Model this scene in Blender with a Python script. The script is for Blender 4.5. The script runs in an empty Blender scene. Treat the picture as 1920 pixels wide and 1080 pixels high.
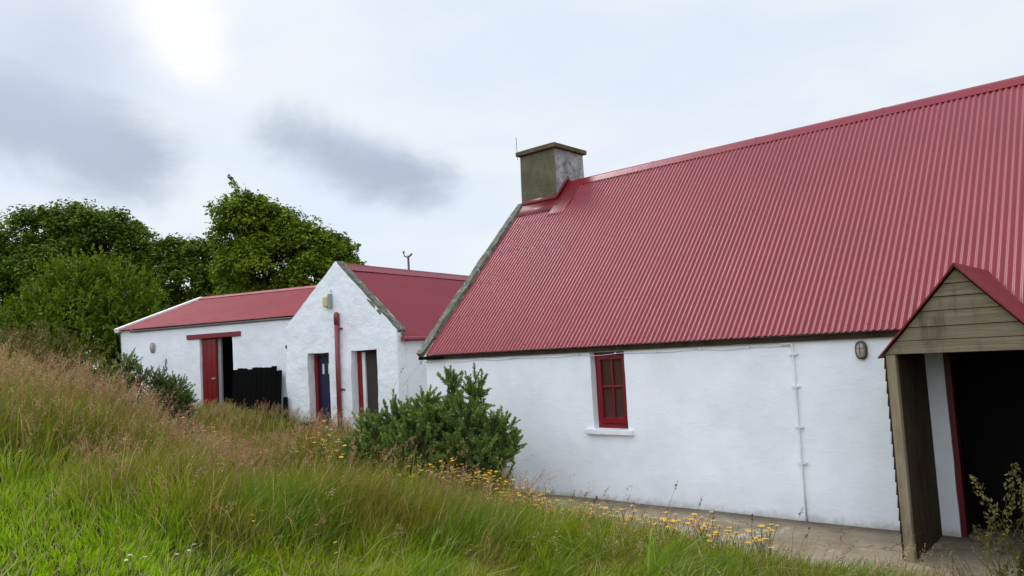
import bpy, math, random
import numpy as np
from mathutils import Vector, Matrix

random.seed(7)
rng = np.random.default_rng(7)
S = bpy.context.scene
COL = S.collection
R = math.radians

# ------------------------------------------------------------------ camera
cam_d = bpy.data.cameras.new('camera')
cam = bpy.data.objects.new('camera', cam_d)
COL.objects.link(cam)
cam_d.sensor_width = 36.0
cam_d.lens = 26.80
cam_d.clip_start = 0.05
cam_d.clip_end = 3000
CF = Vector((-0.65309816, 0.75283671, 0.0818516))
CR = Vector((0.75123621, 0.65771685, -0.05525125))
CU = Vector((0.09543034, -0.0254054, 0.99511186))
CL = Vector((0.0, -9.499, 2.2955))
cam.matrix_world = Matrix(((CR.x, CU.x, -CF.x, CL.x), (CR.y, CU.y, -CF.y, CL.y), (CR.z, CU.z, -CF.z, CL.z), (0, 0, 0, 1)))
S.camera = cam

# ------------------------------------------------------------------ exposure, world, sun
S.view_settings.view_transform = 'Standard'
S.view_settings.look = 'None'
S.view_settings.exposure = 0.0
S.view_settings.gamma = 1.0
S.view_settings.use_curve_mapping = False

SUN_AZ = Vector((-0.975, 0.22, 0)).normalized()
SUN_EL = R(48)
SUN_DIR = Vector((SUN_AZ.x * math.cos(SUN_EL), SUN_AZ.y * math.cos(SUN_EL), math.sin(SUN_EL)))
sun_d = bpy.data.lights.new('sun', 'SUN')
sun_d.energy = 1.3
sun_d.angle = R(18)
sun_d.color = (1.0, 0.965, 0.91)
sun = bpy.data.objects.new('sun', sun_d)
COL.objects.link(sun)
sun.rotation_euler = SUN_DIR.to_track_quat('Z', 'Y').to_euler()
sun.location = (-20, 10, 30)


class NT:
    def __init__(s, tree):
        s.t = tree
        s.n = tree.nodes
        s.l = tree.links

    def new(s, typ, **kw):
        n = s.n.new(typ)
        for k, v in kw.items():
            setattr(n, k, v)
        return n

    def set(s, sock, v):
        if isinstance(v, bpy.types.NodeSocket):
            s.l.new(v, sock)
        elif isinstance(v, (tuple, list, Vector)) and sock.type == 'RGBA' and len(v) == 3:
            sock.default_value = (*v, 1)
        else:
            sock.default_value = v

    def math(s, op, a, b=0.0, c=0.0, clamp=False):
        n = s.new('ShaderNodeMath', operation=op, use_clamp=clamp)
        s.set(n.inputs[0], a); s.set(n.inputs[1], b); s.set(n.inputs[2], c)
        return n.outputs[0]

    def vmath(s, op, a, b=(0, 0, 0), out=0):
        n = s.new('ShaderNodeVectorMath', operation=op)
        s.set(n.inputs[0], a); s.set(n.inputs[1], b)
        return n.outputs[out]

    def scale(s, v, f):
        n = s.new('ShaderNodeVectorMath', operation='SCALE')
        s.set(n.inputs[0], v); s.set(n.inputs['Scale'], f)
        return n.outputs[0]

    def noise(s, vec, scale, detail=3.0, rough=0.55, dist=0.0, color=False):
        n = s.new('ShaderNodeTexNoise')
        if vec is not None:
            s.set(n.inputs['Vector'], vec)
        n.inputs['Scale'].default_value = scale
        n.inputs['Detail'].default_value = detail
        n.inputs['Roughness'].default_value = rough
        n.inputs['Distortion'].default_value = dist
        return n.outputs['Color' if color else 'Fac']

    def ramp(s, v, lo, hi, smooth=True):
        n = s.new('ShaderNodeMapRange', interpolation_type='SMOOTHSTEP' if smooth else 'LINEAR', clamp=True)
        s.set(n.inputs['Value'], v)
        n.inputs['From Min'].default_value = lo
        n.inputs['From Max'].default_value = hi
        return n.outputs[0]

    def mix(s, f, a, b, blend='MIX'):
        n = s.new('ShaderNodeMix', data_type='RGBA', blend_type=blend)
        s.set(n.inputs[0], f); s.set(n.inputs[6], a); s.set(n.inputs[7], b)
        return n.outputs[2]

    def bump(s, h, dist, strength=1.0, normal=None):
        n = s.new('ShaderNodeBump')
        s.set(n.inputs['Height'], h)
        n.inputs['Distance'].default_value = dist
        n.inputs['Strength'].default_value = strength
        if normal is not None:
            s.l.new(normal, n.inputs['Normal'])
        return n.outputs[0]


world = bpy.data.worlds.new('World')
S.world = world
world.use_nodes = True
w = NT(world.node_tree)
w.n.clear()
wo = w.new('ShaderNodeOutputWorld')
bg = w.new('ShaderNodeBackground')
w.l.new(bg.outputs[0], wo.inputs[0])
tc = w.new('ShaderNodeTexCoord')
D0 = tc.outputs['Generated']
warp = w.vmath('SUBTRACT', w.noise(D0, 5.0, 5.0, 0.6, color=True), (0.5, 0.5, 0.5))
D = w.vmath('NORMALIZE', w.vmath('ADD', D0, w.scale(warp, 0.055)))
sep = w.new('ShaderNodeSeparateXYZ')
w.l.new(D0, sep.inputs[0])
up = sep.outputs['Z']


def blob(c, r0, r1):
    c = Vector(c).normalized()
    d = w.vmath('DOT_PRODUCT', D, tuple(c), out='Value')
    return w.ramp(d, math.cos(r1), math.cos(r0))


def vmax(vals):
    v = vals[0]
    for q in vals[1:]:
        v = w.math('MAXIMUM', v, q)
    return v


stretch = w.vmath('MULTIPLY', D, (1.0, 1.0, 2.8))
n1 = w.ramp(w.noise(stretch, 3.2, 5.0, 0.55), 0.35, 0.68)
n2 = w.noise(stretch, 7.0, 4.0, 0.55)
cloud = w.mix(n1, (0.80, 0.895, 1.02), (0.91, 0.955, 1.0))
# high overcast is brighter overhead than near the horizon
hi = w.ramp(up, 0.42, 0.95)
cloud = w.mix(hi, cloud, (1.25, 1.36, 1.52))
# unseen sky behind the viewer, brightened to fill the front walls
south_fill = w.math('MULTIPLY', w.ramp(sep.outputs['Y'], 0.05, -0.55), w.ramp(up, -0.05, 0.2))
cloud = w.mix(south_fill, cloud, (1.76, 1.88, 2.06))


def puff(c, r_):
    """soft round falloff about a direction"""
    d = w.vmath('DOT_PRODUCT', D, tuple(Vector(c).normalized()), out='Value')
    return w.math('EXPONENT', w.math('MULTIPLY', w.math('SUBTRACT', d, 1.0), 2.0 / (r_ * r_)))


def bank(c0, c1, n_, r_):
    t_ = None
    for k in range(n_):
        q_ = puff(Vector(c0).lerp(Vector(c1), k / (n_ - 1)), r_)
        t_ = q_ if t_ is None else w.math('ADD', t_, q_)
    return t_


# two banks of darker cloud, ragged by noise
rag = w.math('MULTIPLY', w.math('SUBTRACT', w.noise(w.vmath('MULTIPLY', D0, (1.0, 1.0, 1.9)), 6.0, 6.0, 0.62, 0.4), 0.5), 1.5)
mass = w.math('MAXIMUM', w.math('MULTIPLY', bank((-0.935, 0.21, 0.296), (-0.889, 0.388, 0.236), 5, 0.058), 0.62), w.math('MULTIPLY', bank((-0.815, 0.507, 0.278), (-0.700, 0.684, 0.212), 6, 0.044), 0.62))
dark = w.ramp(w.math('ADD', mass, w.math('MULTIPLY', rag, w.ramp(mass, 0.02, 0.4))), 0.12, 1.25)
cloud = w.mix(w.math('MULTIPLY', dark, 0.95), cloud, (0.46, 0.535, 0.66))
veil = w.math('MULTIPLY', w.math('ADD', puff((-0.905, 0.265, 0.345), 0.10), puff((-0.885, 0.31, 0.36), 0.07)), 0.42, clamp=True)
cloud = w.mix(veil, cloud, (0.60, 0.685, 0.84))
# the thin place in the cloud where the sun stands
bri = w.math('ADD', w.math('ADD', puff((-0.820, 0.375, 0.43), 0.085), puff((-0.828, 0.395, 0.39), 0.052)), puff((-0.832, 0.42, 0.362), 0.032))
cloud = w.mix(w.ramp(w.math('ADD', bri, w.math('MULTIPLY', rag, w.ramp(bri, 0.05, 0.5))), 0.0, 1.6), cloud, (1.06, 1.06, 1.06))
glow = blob(SUN_DIR, 0.0, 0.33)
cloud = w.mix(w.math('MULTIPLY', glow, 0.6), cloud, (3.2, 3.1, 3.0))
# below the horizon: dull ground light
cloud = w.mix(w.ramp(up, -0.02, -0.12), cloud, (0.10, 0.11, 0.06))
sky = w.new('ShaderNodeTexSky', sky_type='NISHITA')
sky.sun_disc = False
sky.sun_elevation = SUN_EL
sky.sun_rotation = math.atan2(SUN_AZ.x, SUN_AZ.y)
skc = w.scale(sky.outputs[0], 0.08)
final = w.mix(0.9, skc, cloud)
w.l.new(final, bg.inputs['Color'])
bg.inputs['Strength'].default_value = 1.0


# ------------------------------------------------------------------ helpers
def tag(o, label=None, cat=None, group=None, kind=None):
    if label: o['label'] = label
    if cat: o['category'] = cat
    if group: o['group'] = group
    if kind: o['kind'] = kind
    return o


def empty(name, loc, rz=0.0):
    o = bpy.data.objects.new(name, None)
    o.empty_display_size = 0.2
    COL.objects.link(o)
    o.location = loc
    o.rotation_euler = (0, 0, rz)
    return o


class MB:
    """collects polygons, then links them as one mesh object (world coordinates)"""
    def __init__(s):
        s.v = []
        s.f = []
        s.m = []

    def add(s, verts, faces, mi=0):
        b = len(s.v)
        s.v += [tuple(q) for q in verts]
        s.f += [tuple(b + i for i in f) for f in faces]
        s.m += [mi] * len(faces)
        return s

    def hexa(s, p, mi=0):
        # p: 4 bottom corners then 4 top corners
        return s.add(p, [(3, 2, 1, 0), (4, 5, 6, 7), (0, 1, 5, 4), (1, 2, 6, 5), (2, 3, 7, 6), (3, 0, 4, 7)], mi)

    def box(s, x0, x1, y0, y1, z0, z1, mi=0):
        return s.hexa([(x0, y0, z0), (x1, y0, z0), (x1, y1, z0), (x0, y1, z0), (x0, y0, z1), (x1, y0, z1), (x1, y1, z1), (x0, y1, z1)], mi)

    def fbox(s, o, a, b, c, a0, a1, b0, b1, c0, c1, mi=0):
        o, a, b, c = Vector(o), Vector(a), Vector(b), Vector(c)
        P = lambda i, j, k: o + a * i + b * j + c * k
        return s.hexa([P(a0, b0, c0), P(a1, b0, c0), P(a1, b1, c0), P(a0, b1, c0), P(a0, b0, c1), P(a1, b0, c1), P(a1, b1, c1), P(a0, b1, c1)], mi)

    def tube(s, pts, rad, n=10, caps=True, mi=0):
        pts = [Vector(p) for p in pts]
        if not hasattr(rad, '__len__'):
            rad = [rad] * len(pts)
        rings = []
        prev = None
        for i, p in enumerate(pts):
            t = (pts[min(i + 1, len(pts) - 1)] - pts[max(i - 1, 0)]).normalized()
            ref = Vector((0, 0, 1)) if abs(t.z) < 0.9 else Vector((1, 0, 0))
            if prev is None:
                a = t.cross(ref).normalized()
            else:
                a = (prev - t * prev.dot(t)).normalized()
            prev = a
            b = t.cross(a)
            rings.append([p + (a * math.cos(2 * math.pi * k / n) + b * math.sin(2 * math.pi * k / n)) * rad[i] for k in range(n)])
        v = [q for r_ in rings for q in r_]
        f = []
        for i in range(len(pts) - 1):
            for k in range(n):
                f.append((i * n + k, i * n + (k + 1) % n, (i + 1) * n + (k + 1) % n, (i + 1) * n + k))
        if caps:
            f.append(tuple(reversed(range(n))))
            f.append(tuple((len(pts) - 1) * n + k for k in range(n)))
        return s.add(v, f, mi)

    def build(s, name, mats, parent=None, smooth=False, bevel=0.0, jitter=0.0):
        me = bpy.data.meshes.new(name)
        v = s.v
        if jitter:
            v = [(x + random.uniform(-jitter, jitter), y + random.uniform(-jitter, jitter), z + random.uniform(-jitter, jitter)) for x, y, z in v]
        me.from_pydata(v, [], s.f)
        if not isinstance(mats, (list, tuple)): mats = [mats]
        for m in mats: me.materials.append(m)
        if len(mats) > 1:
            me.polygons.foreach_set('material_index', s.m)
        if smooth:
            me.polygons.foreach_set('use_smooth', [True] * len(s.f))
        me.update()
        o = bpy.data.objects.new(name, me)
        COL.objects.link(o)
        attach(o, parent)
        if bevel:
            b = o.modifiers.new('bevel', 'BEVEL')
            b.width = bevel
            b.segments = 2
            b.limit_method = 'ANGLE'
        return o


def wmat(o):
    m = Matrix.LocRotScale(o.location, o.rotation_euler, o.scale)
    return wmat(o.parent) @ o.matrix_parent_inverse @ m if o.parent else m


def attach(o, parent):
    if parent is not None:
        o.parent = parent
        o.matrix_parent_inverse = wmat(parent).inverted()


def npmesh(name, verts, faces_flat, nper, mat, parent=None, col=None, smooth=False):
    """fast mesh: faces all with nper corners"""
    me = bpy.data.meshes.new(name)
    verts = np.asarray(verts, np.float32)
    faces_flat = np.asarray(faces_flat, np.int32).ravel()
    nf = len(faces_flat) // nper
    me.vertices.add(len(verts))
    me.vertices.foreach_set('co', verts.ravel())
    me.loops.add(len(faces_flat))
    me.loops.foreach_set('vertex_index', faces_flat)
    me.polygons.add(nf)
    me.polygons.foreach_set('loop_start', np.arange(0, nf * nper, nper, dtype=np.int32))
    if smooth:
        me.polygons.foreach_set('use_smooth', np.ones(nf, bool))
    if col is not None:
        a = me.attributes.new('tint', 'FLOAT_COLOR', 'POINT')
        c = np.ones((len(verts), 4), np.float32)
        c[:, :3] = col
        a.data.foreach_set('color', c.ravel())
    me.update(calc_edges=True)
    me.materials.append(mat)
    o = bpy.data.objects.new(name, me)
    COL.objects.link(o)
    attach(o, parent)
    return o


def _hash(ix, iy, seed):
    h = (ix.astype(np.int64) * 374761393 + iy.astype(np.int64) * 668265263 + seed * 1442695041) & 0xFFFFFFFF
    h = ((h ^ (h >> 13)) * 1274126177) & 0xFFFFFFFF
    h = h ^ (h >> 16)
    return (h & 0xFFFF) / 65535.0


def vn(x, y, seed=0):
    """smooth value noise 0..1"""
    x = np.asarray(x, float); y = np.asarray(y, float)
    ix, iy = np.floor(x), np.floor(y)
    fx, fy = x - ix, y - iy
    fx = fx * fx * (3 - 2 * fx); fy = fy * fy * (3 - 2 * fy)
    a, b = _hash(ix, iy, seed), _hash(ix + 1, iy, seed)
    c, d = _hash(ix, iy + 1, seed), _hash(ix + 1, iy + 1, seed)
    return (a * (1 - fx) + b * fx) * (1 - fy) + (c * (1 - fx) + d * fx) * fy


def fbm(x, y, seed=0, oct=3):
    t = 0; a = 0.5; n = 0
    for i in range(oct):
        t = t + a * vn(np.asarray(x) * 2 ** i, np.asarray(y) * 2 ** i, seed + i * 17); n += a; a *= 0.5
    return t / n


def ss(t):
    t = np.clip(t, 0, 1)
    return t * t * (3 - 2 * t)


# ------------------------------------------------------------------ materials
def mat(name):
    m = bpy.data.materials.new(name)
    m.use_nodes = True
    t = NT(m.node_tree)
    b = t.n['Principled BSDF']
    return m, t, b


def P(t, b, **kw):
    names = dict(base='Base Color', rough='Roughness', spec='Specular IOR Level', metal='Metallic', normal='Normal', coat='Coat Weight')
    for k, v in kw.items():
        t.set(b.inputs[names[k]], v)


def world_pos(t):
    return t.new('ShaderNodeNewGeometry').outputs['Position']


def m_whitewash(name, lump=0.02, base=(0.83, 0.86, 0.89), stain_z=None, rough_scale=1.0):
    m, t, b = mat(name)
    p = world_pos(t)
    big = t.noise(p, 1.3, 4, 0.6)
    med = t.noise(p, 3.2 * rough_scale, 4, 0.5)
    fine = t.noise(p, 26.0, 4, 0.65)
    c = t.mix(t.ramp(big, 0.35, 0.75), base, tuple(q * 0.9 for q in base))
    c = t.mix(t.math('MULTIPLY', t.ramp(t.noise(p, 9.0, 6, 0.7), 0.6, 0.85), 0.5), c, (0.58, 0.59, 0.58))
    # runs of damp dirt that start at the roof drip line
    st = t.vmath('MULTIPLY', p, (7.0, 7.0, 0.55))
    c = t.mix(t.math('MULTIPLY', t.ramp(t.noise(st, 1.0, 4, 0.6), 0.60, 0.85), 0.2), c, (0.50, 0.53, 0.50))
    if stain_z is not None:
        sp = t.new('ShaderNodeSeparateXYZ'); t.l.new(p, sp.inputs[0])
        zz = t.math('ADD', sp.outputs['Z'], t.math('MULTIPLY', t.math('SUBTRACT', t.noise(p, 6.0, 4, 0.7), 0.5), 0.25))
        c = t.mix(t.math('MULTIPLY', t.ramp(zz, stain_z + 0.13, stain_z - 0.03), 0.6), c, (0.30, 0.27, 0.20))
    h = t.math('ADD', t.math('MULTIPLY', med, 1.0), t.math('MULTIPLY', fine, 0.10))
    # flakes and scratches where old coats have lifted
    fl = t.ramp(t.noise(t.vmath('MULTIPLY', p, (3.0, 3.0, 6.0)), 1.6, 6, 0.65, 0.6), 0.52, 0.56)
    h = t.math('ADD', h, t.math('MULTIPLY', fl, 0.10))
    P(t, b, base=c, rough=0.85, spec=0.25, normal=t.bump(h, lump))
    return m


def m_roofpaint(name, base=(0.205, 0.010, 0.021), rough=0.32):
    m, t, b = mat(name)
    p = world_pos(t)
    c = t.mix(t.ramp(t.noise(p, 0.8, 4, 0.6), 0.3, 0.75), base, tuple(q * f for q, f in zip(base, (1.12, 1.3, 1.25))))
    st = t.vmath('MULTIPLY', p, (9.0, 1.1, 1.1))
    c = t.mix(t.math('MULTIPLY', t.ramp(t.noise(st, 1.2, 4, 0.65), 0.5, 0.8), 0.35), c, (0.15, 0.022, 0.03))
    sx = t.new('ShaderNodeSeparateXYZ'); t.l.new(p, sx.inputs[0])
    wn = t.new('ShaderNodeTexWhiteNoise', noise_dimensions='1D')
    t.l.new(t.math('FLOOR', t.math('DIVIDE', sx.outputs['X'], 0.686)), wn.inputs['W'])
    c = t.mix(t.math('MULTIPLY', wn.outputs['Value'], 0.16), c, tuple(q * 0.55 for q in base))
    c = t.mix(t.math('MULTIPLY', t.ramp(t.noise(p, 2.2, 5, 0.7), 0.58, 0.75), 0.22), c, (0.24, 0.035, 0.04))
    rr = t.math('ADD', rough, t.math('MULTIPLY', t.math('SUBTRACT', t.noise(p, 3.0, 4, 0.6), 0.5), 0.18))
    P(t, b, base=c, rough=rr, spec=0.36, normal=t.bump(t.noise(p, 7.0, 3, 0.5), 0.004, 0.6))
    return m


def m_paint(name, base, rough=0.45, wear=None, bump=0.002):
    m, t, b = mat(name)
    p = world_pos(t)
    c = t.mix(t.ramp(t.noise(p, 4.0, 4, 0.6), 0.3, 0.8), base, tuple(q * 0.78 for q in base))
    if wear:
        c = t.mix(t.ramp(t.noise(p, 14.0, 5, 0.7), 0.62, 0.70), c, wear)
    P(t, b, base=c, rough=rough, normal=t.bump(t.noise(p, 30.0, 3, 0.6), bump))
    return m


def m_stone(name, a, bcol, c3, scale=5.0, bump=0.012, rough=0.95, cut=0.56):
    m, t, b = mat(name)
    p = world_pos(t)
    c = t.mix(t.ramp(t.noise(p, scale, 5, 0.65), 0.35, 0.68), a, bcol)
    c = t.mix(t.ramp(t.noise(p, scale * 2.3, 6, 0.7, 0.5), cut, cut + .1), c, c3)
    P(t, b, base=c, rough=rough, spec=0.2, normal=t.bump(t.noise(p, scale * 4, 5, 0.65), bump))
    return m


def m_wood(name, a, bcol, moss=None, axis=(1.2, 14.0, 30.0)):
    m, t, b = mat(name)
    p = world_pos(t)
    g = t.noise(t.vmath('MULTIPLY', p, axis), 1.6, 5, 0.6, 0.8)
    c = t.mix(t.ramp(g, 0.3, 0.72), a, bcol)
    c = t.mix(t.math('MULTIPLY', t.ramp(t.noise(t.vmath('MULTIPLY', p, (5.0, 5.0, 1.2)), 1.3, 4, 0.6), 0.50, 0.68), 0.8), c, tuple(q * 0.42 for q in a))
    if moss:
        c = t.mix(t.math('MULTIPLY', t.ramp(t.noise(p, 4.5, 4, 0.6), 0.58, 0.74), 0.75), c, moss)
    P(t, b, base=c, rough=0.85, spec=0.2, normal=t.bump(g, 0.006))
    return m


def m_leaf(name, gloss=0.5, trans=0.35, spec=0.15):
    """per-leaf tint attribute; leaves let some light through"""
    m, t, b = mat(name)
    a = t.new('ShaderNodeAttribute', attribute_name='tint')
    P(t, b, base=a.outputs['Color'], rough=gloss, spec=spec)
    tr = t.new('ShaderNodeBsdfTranslucent')
    t.set(tr.inputs['Color'], t.mix(1.0, a.outputs['Color'], (1.25, 1.2, 0.55), 'MULTIPLY'))
    mx = t.new('ShaderNodeMixShader')
    mx.inputs[0].default_value = trans
    t.l.new(b.outputs[0], mx.inputs[1]); t.l.new(tr.outputs[0], mx.inputs[2])
    t.l.new(mx.outputs[0], t.n['Material Output'].inputs['Surface'])
    return m


M = {}
M['white_main'] = m_whitewash('whitewashed_stone', 0.009, stain_z=0.0)
M['white_mid'] = m_whitewash('whitewashed_rubble', 0.029, rough_scale=1.5)
M['white_shed'] = m_whitewash('whitewash_shed', 0.022)
M['white_trim'] = m_paint('white_paint', (0.82, 0.82, 0.83), 0.5)
M['roof'] = m_roofpaint('red_roof_paint')
M['roof_old'] = m_roofpaint('weathered_red_roof_paint', (0.235, 0.016, 0.028), 0.55)
M['roof_old'].node_tree.nodes['Principled BSDF'].inputs['Specular IOR Level'].default_value = 0.22
M['roof_smooth'] = m_roofpaint('red_flashing_paint', (0.15, 0.008, 0.014), 0.42)
M['red'] = m_paint('red_gloss_paint', (0.195, 0.003, 0.008), 0.35)
M['red_shaded'] = m_paint('shaded_red_paint', (0.105, 0.002, 0.006), 0.5)  # darker copy of the red; porch shade put into the colour
M['redpipe'] = m_paint('red_pipe_paint', (0.22, 0.030, 0.038), 0.4)
M['navy'] = m_paint('navy_door_paint', (0.012, 0.018, 0.06), 0.4)
M['black'] = m_paint('black_tarred_wood', (0.004, 0.004, 0.004), 0.95)
M['black'].node_tree.nodes['Principled BSDF'].inputs['Specular IOR Level'].default_value = 0.08
M['dark'] = m_paint('shaded_interior', (0.010, 0.008, 0.007), 0.9)  # near-black inside surfaces: indoor shade put into the colour
M['taupe'] = m_paint('taupe_blind', (0.040, 0.030, 0.027), 0.85)
M['chim_front'] = m_stone('mossy_render', (0.10, 0.092, 0.056), (0.15, 0.138, 0.086), (0.06, 0.056, 0.036), 3.0, 0.008)
M['chim_side'] = m_stone('limewashed_stone', (0.42, 0.41, 0.405), (0.20, 0.195, 0.185), (0.05, 0.047, 0.043), 3.2, 0.012, 0.95, 0.55)
M['verge'] = m_stone('lichened_cement', (0.17, 0.165, 0.13), (0.095, 0.095, 0.07), (0.42, 0.42, 0.40), 6.0, 0.015)
M['cap'] = m_stone('chimney_cap', (0.085, 0.075, 0.045), (0.14, 0.12, 0.06), (0.05, 0.045, 0.03), 4.0, 0.01)
M['wood'] = m_wood('weathered_pine', (0.205, 0.168, 0.105), (0.135, 0.11, 0.068), (0.15, 0.145, 0.03))
M['wood_dark'] = m_wood('stained_and_shaded_boards', (0.055, 0.036, 0.020), (0.035, 0.023, 0.013), None, (14.0, 14.0, 1.2))  # dark brown boards; also carries the eave shadow on the cottage eaves board
M['wood_post'] = m_wood('weathered_post', (0.29, 0.235, 0.15), (0.21, 0.17, 0.11), None, (16.0, 16.0, 1.2))
M['greywood'] = m_wood('grey_timber', (0.16, 0.15, 0.13), (0.11, 0.10, 0.085), None, (16.0, 16.0, 1.2))
M['bark'] = m_stone('bark', (0.07, 0.06, 0.045), (0.045, 0.038, 0.028), (0.11, 0.105, 0.08), 6.0, 0.02)
M['stem'] = m_paint('green_stem', (0.10, 0.13, 0.035), 0.7)
M['metal'] = m_paint('dull_metal', (0.06, 0.06, 0.065), 0.5)
M['lampglass'] = m_paint('yellowed_plastic', (0.55, 0.46, 0.19), 0.3, None, 0.001)
M['lampgrey'] = m_paint('frosted_lamp_glass', (0.36, 0.33, 0.28), 0.25, None, 0.001)
M['lampbody'] = m_paint('brown_lamp_body', (0.075, 0.06, 0.05), 0.5)
M['greyplastic'] = m_paint('grey_plastic', (0.30, 0.31, 0.33), 0.5)
M['petal'] = m_paint('yellow_petals', (0.80, 0.47, 0.003), 0.6, None, 0.0005)
M['petal_c'] = m_paint('flower_centre', (0.55, 0.28, 0.01), 0.8, None, 0.0005)
M['petal_w'] = m_paint('white_petals', (0.7, 0.7, 0.6), 0.7, None, 0.0005)
M['leaf'] = m_leaf('tree_leaves', 0.45, 0.30)
M['spine'] = m_leaf('gorse_spines', 0.6, 0.12)
M['grass'] = m_leaf('grass_blades', 0.55, 0.30)
M['seed'] = m_leaf('grass_seed', 0.85, 0.25)

m, t, b = mat('window_glass')
p = world_pos(t)
P(t, b, base=t.mix(t.noise(p, 3.0, 3, 0.5), (0.12, 0.060, 0.050), (0.045, 0.018, 0.015)), rough=0.08, spec=0.5)
M['glass'] = m
m, t, b = mat('sky_white_glass')
P(t, b, base=(0.75, 0.78, 0.80), rough=0.15)  # white base colour stands for sky light in the door panes
M['paleglass'] = m

m, t, b = mat('concrete_path')
p = world_pos(t)
c = t.mix(t.ramp(t.noise(p, 1.1, 5, 0.6), 0.35, 0.65), (0.29, 0.24, 0.17), (0.20, 0.16, 0.105))
c = t.mix(t.ramp(t.noise(p, 2.4, 6, 0.65, 0.7), 0.55, 0.70), c, (0.37, 0.32, 0.25))
c = t.mix(t.ramp(t.noise(p, 12.0, 5, 0.7), 0.58, 0.72), c, (0.10, 0.085, 0.06))
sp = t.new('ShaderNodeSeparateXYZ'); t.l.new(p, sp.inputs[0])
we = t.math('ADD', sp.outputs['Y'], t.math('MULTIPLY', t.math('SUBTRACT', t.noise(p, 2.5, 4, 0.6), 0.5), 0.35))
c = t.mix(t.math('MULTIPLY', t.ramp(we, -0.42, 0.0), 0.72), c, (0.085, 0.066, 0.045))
vo = t.new('ShaderNodeTexVoronoi', feature='DISTANCE_TO_EDGE')
t.set(vo.inputs['Vector'], t.vmath('ADD', p, t.scale(t.noise(p, 4.0, 3, 0.6, color=True), 0.3)))
vo.inputs['Scale'].default_value = 1.5
cr = t.ramp(vo.outputs['Distance'], 0.012, 0.0)
c = t.mix(t.math('MULTIPLY', cr, 0.7), c, (0.07, 0.06, 0.04))
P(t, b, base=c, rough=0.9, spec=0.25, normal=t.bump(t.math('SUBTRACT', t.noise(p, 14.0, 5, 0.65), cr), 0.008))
M['path'] = m

m, t, b = mat('meadow_soil')
p = world_pos(t)
c = t.mix(t.ramp(t.noise(p, 0.6, 5, 0.6), 0.35, 0.65), (0.035, 0.045, 0.008), (0.055, 0.045, 0.018))
c = t.mix(t.ramp(t.noise(p, 9.0, 5, 0.7), 0.45, 0.7), c, (0.025, 0.03, 0.008))
P(t, b, base=c, rough=1.0, spec=0.1, normal=t.bump(t.noise(p, 20.0, 4, 0.7), 0.03))
M['soil'] = m


# ------------------------------------------------------------------ ground
def ground(x, y):
    x = np.asarray(x, float); y = np.asarray(y, float)
    base = 1.1 * ss((-x - 11.0) / 8.0)
    A = 0.7 + 1.56 * ss((-x - 5.0) / 9.0)
    bank = A * ss((-y - 1.9) / 5.5)
    n = (fbm(x * 0.55, y * 0.55, 3) - 0.5) * 0.42 * ss((-y - 1.75) / 1.2)
    far = 1.5 * ss((-x - 24) / 30.0) + 0.8 * ss((y - 20) / 40.0)
    mound = .42 * np.exp(-((x + 10.2) / 2.3) ** 2 - ((y + 2.1) / 1.1) ** 2) + .16 * np.exp(-((x + 7.6) / .9) ** 2 - ((y + 2.0) / .8) ** 2)
    return base + bank + n + far + mound


def g1(x, y):
    return float(ground(x, y))


gx = np.concatenate([np.linspace(-600, -60, 14), np.arange(-55, -30, 2.5), np.arange(-30, 6, 0.4), np.arange(6, 40, 3), np.linspace(45, 600, 14)])
gy = np.concatenate([np.linspace(-600, -40, 12), np.arange(-35, -14, 2.0), np.arange(-14, 10, 0.4), np.arange(10, 60, 3.5), np.linspace(70, 700, 14)])
GX, GY = np.meshgrid(gx, gy)
nx, ny = len(gx), len(gy)
GV = np.stack([GX.ravel(), GY.ravel(), ground(GX, GY).ravel() - 0.02], 1)
ii, jj = np.meshgrid(np.arange(nx - 1), np.arange(ny - 1))
q = (jj * nx + ii).ravel()
tag(npmesh('ground', GV, np.stack([q, q + 1, q + nx + 1, q + nx], 1), 4, M['soil'], smooth=True), kind='structure')

# concrete path along the cottage
px = np.linspace(-8.95, 4.5, 90); py = np.linspace(0.0, 1.0, 14)
pv = []
for v_ in py:
    for x in px:
        edge = -1.85 * float(ss((x + 9.0) / 2.6)) - 0.16 * (vn(x * 1.3, 0, 5) - 0.5) - 0.04 * (x > -2.6) * min(1, (x + 2.6))
        y = 0.06 + v_ * (edge - 0.06)
        pv.append((x, y, 0.012 + 0.012 * float(vn(x * 1.7, y * 2.1, 6)) - 0.025 * v_ ** 6))
n_ = len(px)
pf = [(j * n_ + i + n_, j * n_ + i + n_ + 1, j * n_ + i + 1, j * n_ + i) for j in range(13) for i in range(n_ - 1)]
tag(MB().add(pv, pf).build('path', M['path'], smooth=True), kind='structure')


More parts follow.
